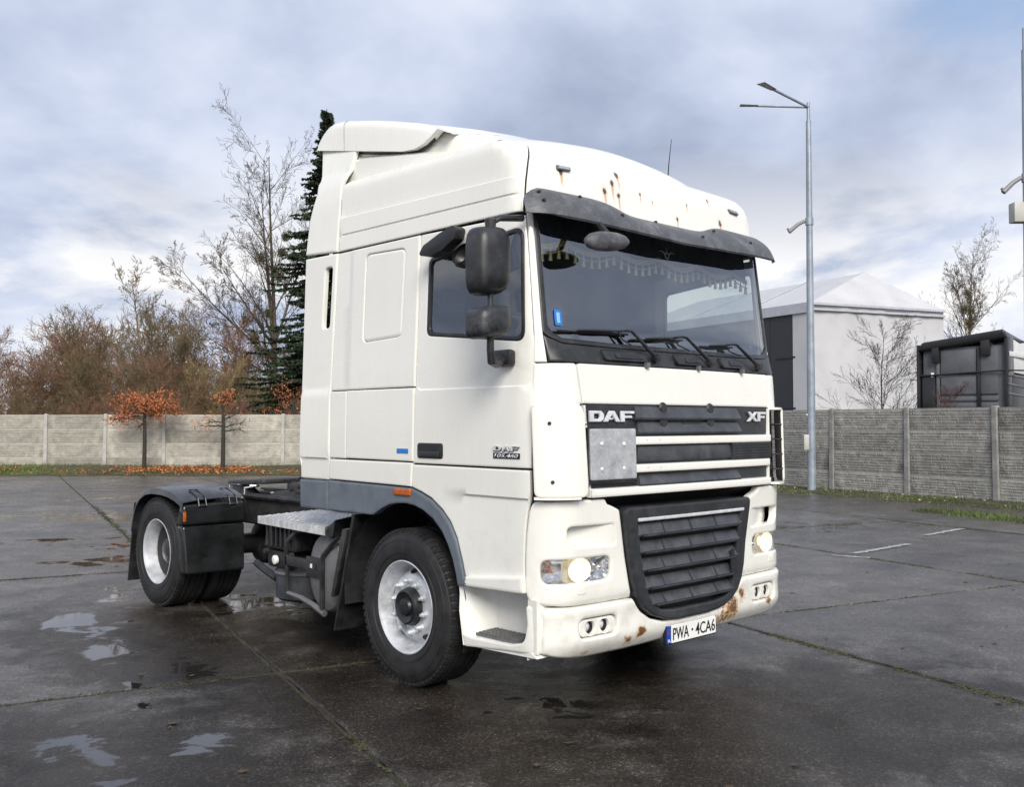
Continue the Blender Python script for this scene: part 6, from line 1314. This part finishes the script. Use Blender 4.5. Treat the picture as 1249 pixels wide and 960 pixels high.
def soup(name, V, Fq, m):
    me = bpy.data.meshes.new(name); me.vertices.add(len(V)); me.vertices.foreach_set('co', np.asarray(V, float).ravel())
    k = Fq.shape[1]; me.loops.add(Fq.size); me.loops.foreach_set('vertex_index', Fq.ravel().astype(np.int32)); me.polygons.add(len(Fq)); me.polygons.foreach_set('loop_start', (np.arange(len(Fq)) * k).astype(np.int32)); me.polygons.foreach_set('loop_total', np.full(len(Fq), k, np.int32))
    me.update(calc_edges=True); me.materials.append(m); me.polygons.foreach_set('use_smooth', [True] * len(Fq)); return me
def rvec(r, s): return Vector((r.gauss(0, s), r.gauss(0, s), r.gauss(0, s)))
def grow(r, p, d, L, rad, lev, spec, out, tips):
    sp = spec[lev]; n = sp['n']; pts = [p]; dirs = [d]; rr = [rad]
    for k in range(n):
        d = (d + rvec(r, sp['jit']) + Vector((0, 0, sp['up']))).normalized(); p = p + d * (L / n); f = (k + 1) / n
        pts.append(p); dirs.append(d); rr.append(max(rad * (1 - f * sp.get('tap', .8)), spec['rmin']))
        out[min(lev, len(out) - 1)].append((pts[-2], p, rr[-2], rr[-1]))
    if lev + 1 >= spec['levels']: tips.append((p, d)); return
    for c in range(sp['kids']):
        f = sp['f0'] + (1 - sp['f0']) * ((c + r.random()) / sp['kids']); i = min(int(f * n), n - 1); w = f * n - i; q = pts[i].lerp(pts[i + 1], w); dd = dirs[i + 1]
        ax = dd.cross(rvec(r, 1)).normalized(); ang = radians(r.gauss(sp['ang'], sp['angj'])); nd = (dd * cos(ang) + ax * sin(ang)).normalized()
        if sp.get('flat'): nd.z *= sp['flat']; nd.normalize()
        l2 = L * sp['ratio'] * (1 - sp.get('fall', .5) * f) * r.uniform(.7, 1.25)
        grow(r, q, nd, l2, max(rr[i] * sp['rr'], spec['rmin']), lev + 1, spec, out, tips)
def tree_meshes(seed, stems, spec, split=2, mt=None, mc=None, flecks=0, fsize=.05, fm=None):
    r = random.Random(seed); out = [[] for _ in range(spec['levels'])]; tips = []
    for p, d, L, rad in stems: grow(r, Vector(p), Vector(d).normalized(), L, rad, 0, spec, out, tips)
    low = sum(out[:split], []); hi = sum(out[split:], [])
    V, Fq = tubes(low, 6); t_ = soup('trunk', V, Fq, mt); V, Fq = tubes(hi, 3); c_ = soup('crown', V, Fq, mc); lf = None
    if flecks:
        P = []; Fs = []
        for k in range(flecks):
            p, d = tips[r.randrange(len(tips))]; c = p + rvec(r, fsize * 3); o = len(P); u = rvec(r, 1).normalized() * fsize * r.uniform(.5, 1.2); v = rvec(r, 1).normalized() * fsize * .5
            P += [c - u, c - v, c + u, c + v]; Fs.append((o, o + 1, o + 2, o + 3))
        lf = soup('leaves', np.array([tuple(x) for x in P]), np.array(Fs), fm)
    return t_, c_, lf, tips
def plant(name, meshes, loc, rz, sc, label, cat='tree', group=None):
    t_ = thing(name, tuple(loc), label, cat, group, rz); t_.scale = (sc, sc, sc) if not hasattr(sc, '__len__') else sc
    for nm, me in zip(('trunk', 'crown', 'leaves'), meshes):
        if me: link(nm, me, t_, False)
    return t_
# thicket trees: many upright stems, dense twigs
THK = dict(levels=4, rmin=.007)
THK[0] = dict(n=7, jit=.07, up=.02, kids=17, f0=.10, ang=36, angj=9, ratio=.40, rr=.45, fall=.45, tap=.85)
THK[1] = dict(n=4, jit=.10, up=.07, kids=10, f0=.12, ang=38, angj=11, ratio=.46, rr=.55, fall=.4)
THK[2] = dict(n=3, jit=.14, up=.08, kids=5, f0=.2, ang=38, angj=12, ratio=.55, rr=.7, fall=.3)
THK[3] = dict(n=2, jit=.16, up=.06)
def stems(r, n, L, lean, rad): 
    return [((r.gauss(0, .25), r.gauss(0, .25), -.1), (r.gauss(0, lean), r.gauss(0, lean), 1), L * r.uniform(.84, 1.02), rad * r.uniform(.7, 1.1)) for _ in range(n)]
r_ = random.Random(31)
OLIVE_LEAF = mat("olive_leaf_fleck", (.105, .095, .030), .8, var=.5, vscale=1.5); RUSSET_LEAF = mat("russet_leaf_fleck", (.17, .085, .045), .8, var=.5, vscale=1.5); YELLOW_LEAF = mat("yellow_leaf_fleck", (.21, .155, .055), .8, var=.4, vscale=1.5)
th = [tree_meshes(100 + k, stems(r_, 7, 6.4, .20, .055), THK, 2, (BK_OLIVE, BK_BROWN, BK_OLIVE, BK_YEL)[k], (BK_BROWN, BK_BROWN, BK_OLIVE, BK_YEL)[k], (2200, 3600, 2600, 1500)[k], .036, (OLIVE_LEAF, RUSSET_LEAF, OLIVE_LEAF, YELLOW_LEAF)[k])[:3] for k in range(4)]
rows = [  # along, away, scale, variant
    (-27.5, 50, 1.06, 1), (-25.0, 46, 1.00, 0), (-22.8, 50, 1.10, 1), (-21.2, 47, 1.08, 2), (-19.0, 45, 1.10, 0), (-17.3, 49, 1.20, 1), (-15.6, 46, 1.12, 2), (-14.0, 49, 1.12, 0), (-26.5, 42, .72, 2), (-23.5, 42, .78, 1), (-20.4, 42, .80, 0), (-17.8, 41, .82, 2), (-15.2, 42, .82, 0), (-13.0, 43, .74, 3), (-11.8, 47, .70, 3), (-9.6, 45, .50, 1),
    (-11.4, 39.5, .42, 1), (-8.9, 40, .40, 1), (-24.6, 38.5, .45, 1), (-21.8, 38, .40, 1), (-19.2, 38.5, .46, 2), (-16.4, 38, .44, 1), (-14.2, 38.5, .50, 2), (-12.6, 38, .42, 0)]
rnd = random.Random(8)
kinds_ = ['olive', 'russet brown', 'dense olive', 'yellowish']; cnt_ = {}
ORD = ['leftmost', 'second', 'third', 'fourth', 'fifth', 'sixth', 'seventh']
for a, w, s, k in sorted(rows, key=lambda q: q[0] / q[1]):
    big_ = s > .55; key = (big_, k); i = cnt_.get(key, 0); cnt_[key] = i + 1
    lab = (('%s %s bare tree from the left in the thicket' if i else '%s %s bare tree in the thicket') if big_ else ('%s low %s bush from the left behind the pale wall' if i else '%s low %s bush behind the pale wall')) % (ORD[i], kinds_[k])
    plant('thicket_tree' if big_ else 'thicket_bush', th[k], spot(a, w), rnd.random() * 6.28, (s * .95, s * .95, s * rnd.uniform(.82, .94)), lab, 'tree' if big_ else 'bush', 'bare trees of the thicket beyond the pale wall' if big_ else 'bushes just behind the pale wall')
for a, w, s in ((-10.6, 52, .86), (-8.2, 51, .92), (-12.2, 55, .95)): plant('willow_tree', th[3], spot(a, w), rnd.random() * 6.28, (s * .8, s * .8, s), {-10.6: 'middle', -8.2: 'rightmost', -12.2: 'leftmost'}[a] + ' pale yellowish bare tree between the thicket and the conifer', 'tree', 'pale trees beside the conifer')
# taller bare trees
BIG = dict(levels=5, rmin=.008)
BIG[0] = dict(n=10, jit=.03, up=.03, kids=18, f0=.18, ang=40, angj=8, ratio=.46, rr=.42, fall=.62, tap=.9)
BIG[1] = dict(n=6, jit=.06, up=.06, kids=9, f0=.12, ang=36, angj=10, ratio=.44, rr=.5, fall=.45)
BIG[2] = dict(n=4, jit=.09, up=.06, kids=5, f0=.2, ang=38, angj=12, ratio=.52, rr=.6, fall=.35)
BIG[3] = dict(n=3, jit=.11, up=.05, kids=3, f0=.3, ang=38, angj=12, ratio=.6, rr=.8)
BIG[4] = dict(n=2, jit=.18, up=.03)
b1 = tree_meshes(5, [((0, 0, -.1), (.02, 0, 1), 9.0, .13)], BIG, 2, BK_OLIVE, BK_OLIVE)
plant('bare_tree', b1[:3], spot(-17.0, 45), .6, .88, 'tall slender bare tree rising above the thicket', 'tree')
b2 = tree_meshes(17, [((0, 0, -.1), (-.05, .03, 1), 7.2, .09), ((0, 0, -.1), (.1, -.05, 1), 6.4, .08)], BIG, 2, BK_BROWN, BK_BROWN)
plant('bare_tree', b2[:3], spot(-13.6, 44), 2.0, .62, 'small thin bare tree between the two orange-leaved saplings, behind the wall', 'tree')
# the big bare tree: forked trunk, long limbs to the left, mistletoe in it
SPREAD = dict(BIG); SPREAD = {k: (dict(v) if isinstance(v, dict) else v) for k, v in BIG.items()}; SPREAD['rmin'] = .012
SPREAD[0].update(kids=13, f0=.16, ang=36, ratio=.32, jit=.018, n=12, fall=.35, up=.02); SPREAD[1].update(kids=9, jit=.06, up=.05, f0=.12); SPREAD[2].update(kids=6, jit=.07); SPREAD[3].update(kids=3, jit=.08); SPREAD['rmin'] = .0065
lx = ALONG
st_ = []
base_ = Vector((0, 0, -.1))
def limb(z, a, b_, L, rad): st_.append(((lx * (.012 * z) + Vector((0, 0, z))), (lx * a + VIEW * b_ + Vector((0, 0, 1))), L, rad))
st_.append(((0, 0, -.1), (lx * .03 + Vector((0, 0, 1))), 15.6, .17))
limb(3.6, -.06, .05, 10.2, .12); limb(4.8, -1.15, .10, 7.4, .085); limb(4.0, -1.8, -.2, 5.6, .06); limb(5.4, -.62, -.25, 5.6, .08); limb(6.0, .30, .2, 6.8, .075); limb(2.8, -2.6, .3, 4.6, .05)
bm_ = tree_meshes(44, st_, SPREAD, 2, BK_GREY, BK_GREY)
big = plant('bare_tree', bm_[:2], spot(-12.15, 50), 0, 1.0, 'tall forked bare tree with mistletoe clumps beside the dark conifer', 'tree')
MIST = mat("mistletoe", (.075, .082, .025), .8, var=.35, vscale=3)
def mistletoe(parent, c, rad, seed):
    r = random.Random(seed); P = []; Fs = []; sg = []
    for k in range(70): d = rvec(r, 1).normalized(); sg.append((Vector(c), Vector(c) + d * rad * r.uniform(.5, 1), .010, .006))
    V, Fq = tubes(sg, 3)
    for k in range(420):
        d = rvec(r, 1).normalized(); p = Vector(c) + d * rad * r.uniform(.35, 1.08); o = len(V) + len(P); u = rvec(r, 1).normalized() * .06; v = rvec(r, 1).normalized() * .022; P += [p - u, p - v, p + u, p + v]; Fs.append((o, o + 1, o + 2, o + 3))
    me = soup('mistletoe', np.vstack([V, np.array([tuple(x) for x in P])]), np.vstack([Fq, np.array(Fs)]), MIST); link('mistletoe', me, parent, False)['kind'] = 'stuff'
for k, (a, z, rad) in enumerate(((-.75, 10.2, .45), (-.1, 9.6, .42), (.55, 11.3, .28), (-1.5, 7.0, .36), (-.35, 7.3, .35), (.35, 10.5, .3), (-1.05, 6.1, .25), (.2, 9.2, .3))): mistletoe(big, tuple(lx * a + Vector((0, 0, z))), rad, k)
# conifer
def conifer(H_, R_, seed, n=110):
    r = random.Random(seed); seg = []; P = []; Fs = []; tr = [(Vector((0, 0, -.1)), Vector((0, 0, H_)), .22, .02)]
    for k in range(n):
        f = ((k + r.random()) / n) ** 1.25; z = .8 + (H_ - .9) * f; a = r.random() * 6.283; L_ = R_ * (1 - f) ** 1.09 * r.uniform(.6, 1.12) + .12; d = Vector((cos(a), sin(a), 0)); p = Vector((0, 0, z)); m_ = 7
        for j in range(m_):
            g = (j + 1) / m_; q = Vector((0, 0, z)) + d * (L_ * g) + Vector((0, 0, L_ * (-.34 * g + .16 * g * g * g) + r.gauss(0, .03))); seg.append((p, q, .03 * (1.1 - g), .03 * (1.0 - g) + .004)); 
            s_ = Vector((-d.y, d.x, 0)); cnt = int(16 + L_ * 13)
            for _ in range(cnt):
                c = p.lerp(q, r.random()); sd_ = r.choice((-1, 1)); ln = r.uniform(.10, .34) * (1.25 - g * .6); u = (s_ * sd_ * r.uniform(.4, 1) + d * r.uniform(.1, .8) + Vector((0, 0, r.uniform(-.75, .12)))).normalized() * ln; v = rvec(r, 1).normalized() * ln * .26
                o = len(P); P += [c, c + u * .5 + v, c + u, c + u * .5 - v]; Fs.append((o, o + 1, o + 2, o + 3))
            p = q
    V, Fq = tubes(tr + seg, 5); return soup('trunk', V, Fq, BK_DARK), soup('crown', np.array([tuple(x) for x in P]), np.array(Fs), mat("conifer_needles_%d" % seed, (.030, .052, .022), .75, var=.45, vscale=.8, dirt=(.05, .07, .028), dscale=1.3, damt=.8))
plant('conifer_tree', conifer(16.3, 5.3, 3, 430), spot(-8.6, 45), .4, (1, 1, 1), 'tall dark green conifer half hidden behind the white cab', 'tree')
# trees on the right
b4 = tree_meshes(23, [((0, 0, -.1), (.01, .01, 1), 15.0, .22), (Vector((0, 0, 7)), lx * -.3 + Vector((0, 0, 1)), 6.2, .09), (Vector((0, 0, 7.5)), lx * .4 + Vector((0, 0, 1)), 6.0, .09)], BIG, 2, BK_OLIVE, BK_GREY)
rt = plant('bare_tree', b4[:2], spot(34.2, 73), .9, (.80, .80, .98), 'distant bare tree with mistletoe rising behind the dark parked cab', 'tree')
for k, (a, z, rad) in enumerate(((-.15, 11.6, .5), (.2, 10.4, .6), (.05, 9.3, .45), (-1.2, 10.4, .45), (.6, 9.6, .5))): mistletoe(rt, tuple(lx * a + Vector((0, 0, z))), rad, 40 + k)
SAP = dict(levels=4, rmin=.0042)
SAP[0] = dict(n=9, jit=.03, up=.02, kids=34, f0=.26, ang=50, angj=8, ratio=.50, rr=.36, fall=.66, tap=.9)
SAP[1] = dict(n=5, jit=.05, up=.05, kids=13, f0=.25, ang=32, angj=9, ratio=.42, rr=.5, fall=.4)
SAP[2] = dict(n=3, jit=.12, up=.05, kids=4, f0=.3, ang=34, angj=12, ratio=.5, rr=.7)
SAP[3] = dict(n=2, jit=.15, up=.04)
b5 = tree_meshes(9, [((0, 0, -.1), (-.02, 0, 1), 5.5, .055)], SAP, 1, BK_DARK, BK_DARK)
plant('bare_sapling', b5[:2], spot(10.35, 27.2), 1.1, .78, 'slim bare tree with fine twigs in front of the white tent', 'tree')
b6 = tree_meshes(14, [((0, 0, -.1), (.04, 0, 1), 3.4, .03), ((.05, 0, -.1), (-.2, .1, 1), 2.6, .02)], SAP, 1, bark("reddish_twigs", (.12, .05, .035), (.08, .045, .03)), bark("red_twigs", (.13, .055, .04), (.09, .05, .035)))
plant('bare_bush', b6[:2], spot(10.75, 24.0), .3, .70, 'reddish bare twigs in front of the dark parked cab', 'bush')
# young beeches that keep their orange leaves, flat trained crowns
def sapling(seed, limbs, leafn, tall, top=None):
    r = random.Random(seed); seg = [(Vector((0, 0, -.05)), Vector((.01, 0, tall * .5)), .075, .066), (Vector((.01, 0, tall * .5)), Vector((0, .01, tall)), .066, .045)]; tw = []; P = []; Fs = []
    for a, b_, z, L_, lift, lv in limbs:
        p = Vector((0, 0, z)); d = (lx * a + VIEW * b_ + Vector((0, 0, lift))).normalized()
        for k in range(5):
            q = p + (d + rvec(r, .10)).normalized() * L_ / 5; seg.append((p, q, .024 * (1 - k / 6), .024 * (1 - (k + 1) / 6)))
            for _ in range(4):
                e = q + (d * .5 + rvec(r, .5)).normalized() * r.uniform(.12, .34); tw.append((p.lerp(q, r.random()), e, .007, .004))
                for _ in range(int(lv)):
                    c = e + rvec(r, .07) + Vector((0, 0, -.02)); o = len(P); u = (rvec(r, .6) + Vector((0, 0, -.5))).normalized() * r.uniform(.028, .055); v = u.cross(rvec(r, 1)).normalized() * r.uniform(.014, .026); P += [c - u, c - v, c + u, c + v]; Fs.append((o, o + 1, o + 2, o + 3))
            p = q
    V, Fq = tubes(seg, 7); V2, F2 = tubes(tw, 3); return soup('trunk', V, Fq, BK_DARK), soup('crown', V2, F2, BK_DARK), soup('leaves', np.array([tuple(x) for x in P]), np.array(Fs), ORANGE)
l1 = [(-1, .1, 2.05, .95, .05, 11), (-1, -.3, 2.25, .85, .18, 12), (-.8, .4, 2.35, .75, .35, 11), (-.9, 0, 1.85, .90, -.02, 11), (1, .1, 2.12, .95, .06, 11), (1, -.2, 2.28, 1.0, .12, 12), (.6, .5, 2.35, .7, .45, 11), (-.5, -.6, 2.3, .6, .4, 11), (.7, .1, 1.98, .6, -.05, 6), (1, .3, 2.36, .9, .10, 9), (.9, -.4, 2.2, 1.0, .05, 9), (.3, -1, 2.2, .6, .2, 8), (-.3, 1, 2.2, .6, .2, 8), (-.5, .3, 1.7, .4, -.2, 1), (-1, -.1, 1.92, 1.1, -.03, 8)]
plant('young_beech', sapling(1, l1, 0, 2.2), spot(-12.40, 33.0), 0, 1.0, 'young tree with a wide flat crown of orange leaves before the pale wall', 'tree')
l2 = [(-1, .1, 1.60, .85, .02, 4), (-.8, -.3, 1.72, .5, .05, 2), (.9, .1, 1.55, .7, .25, 1.6), (.8, -.3, 1.8, .7, .35, 1.4), (.8, .3, 1.42, .6, .1, .4), (.35, 0, 2.2, .40, .7, 7), (.2, .2, 2.3, .3, .8, 7), (.6, .2, 1.95, .7, .5, 1.5), (-.2, .1, 2.3, .25, 1, 1)]
plant('young_beech', sapling(2, l2, 0, 2.42), spot(-9.75, 33.0), 0, 1.0, 'young tree with few orange leaves left, nearer the white cab', 'tree')
l3 = [(-1, 0, 2.0, 1.0, .35, 6), (-.8, .3, 2.3, 1.0, .7, 6), (.8, .2, 2.2, 1.1, .5, 7), (1, -.2, 2.0, 1.1, .15, 7), (.3, .4, 2.5, .9, .9, 6), (-.5, -.3, 2.6, .7, .8, 5), (.6, -.4, 1.9, 1.1, .2, 7)]
plant('young_beech', sapling(3, l3, 0, 2.7), spot(-7.95, 35.6), 0, .95, 'orange-leaved young tree behind the pale wall next to the cab', 'tree')
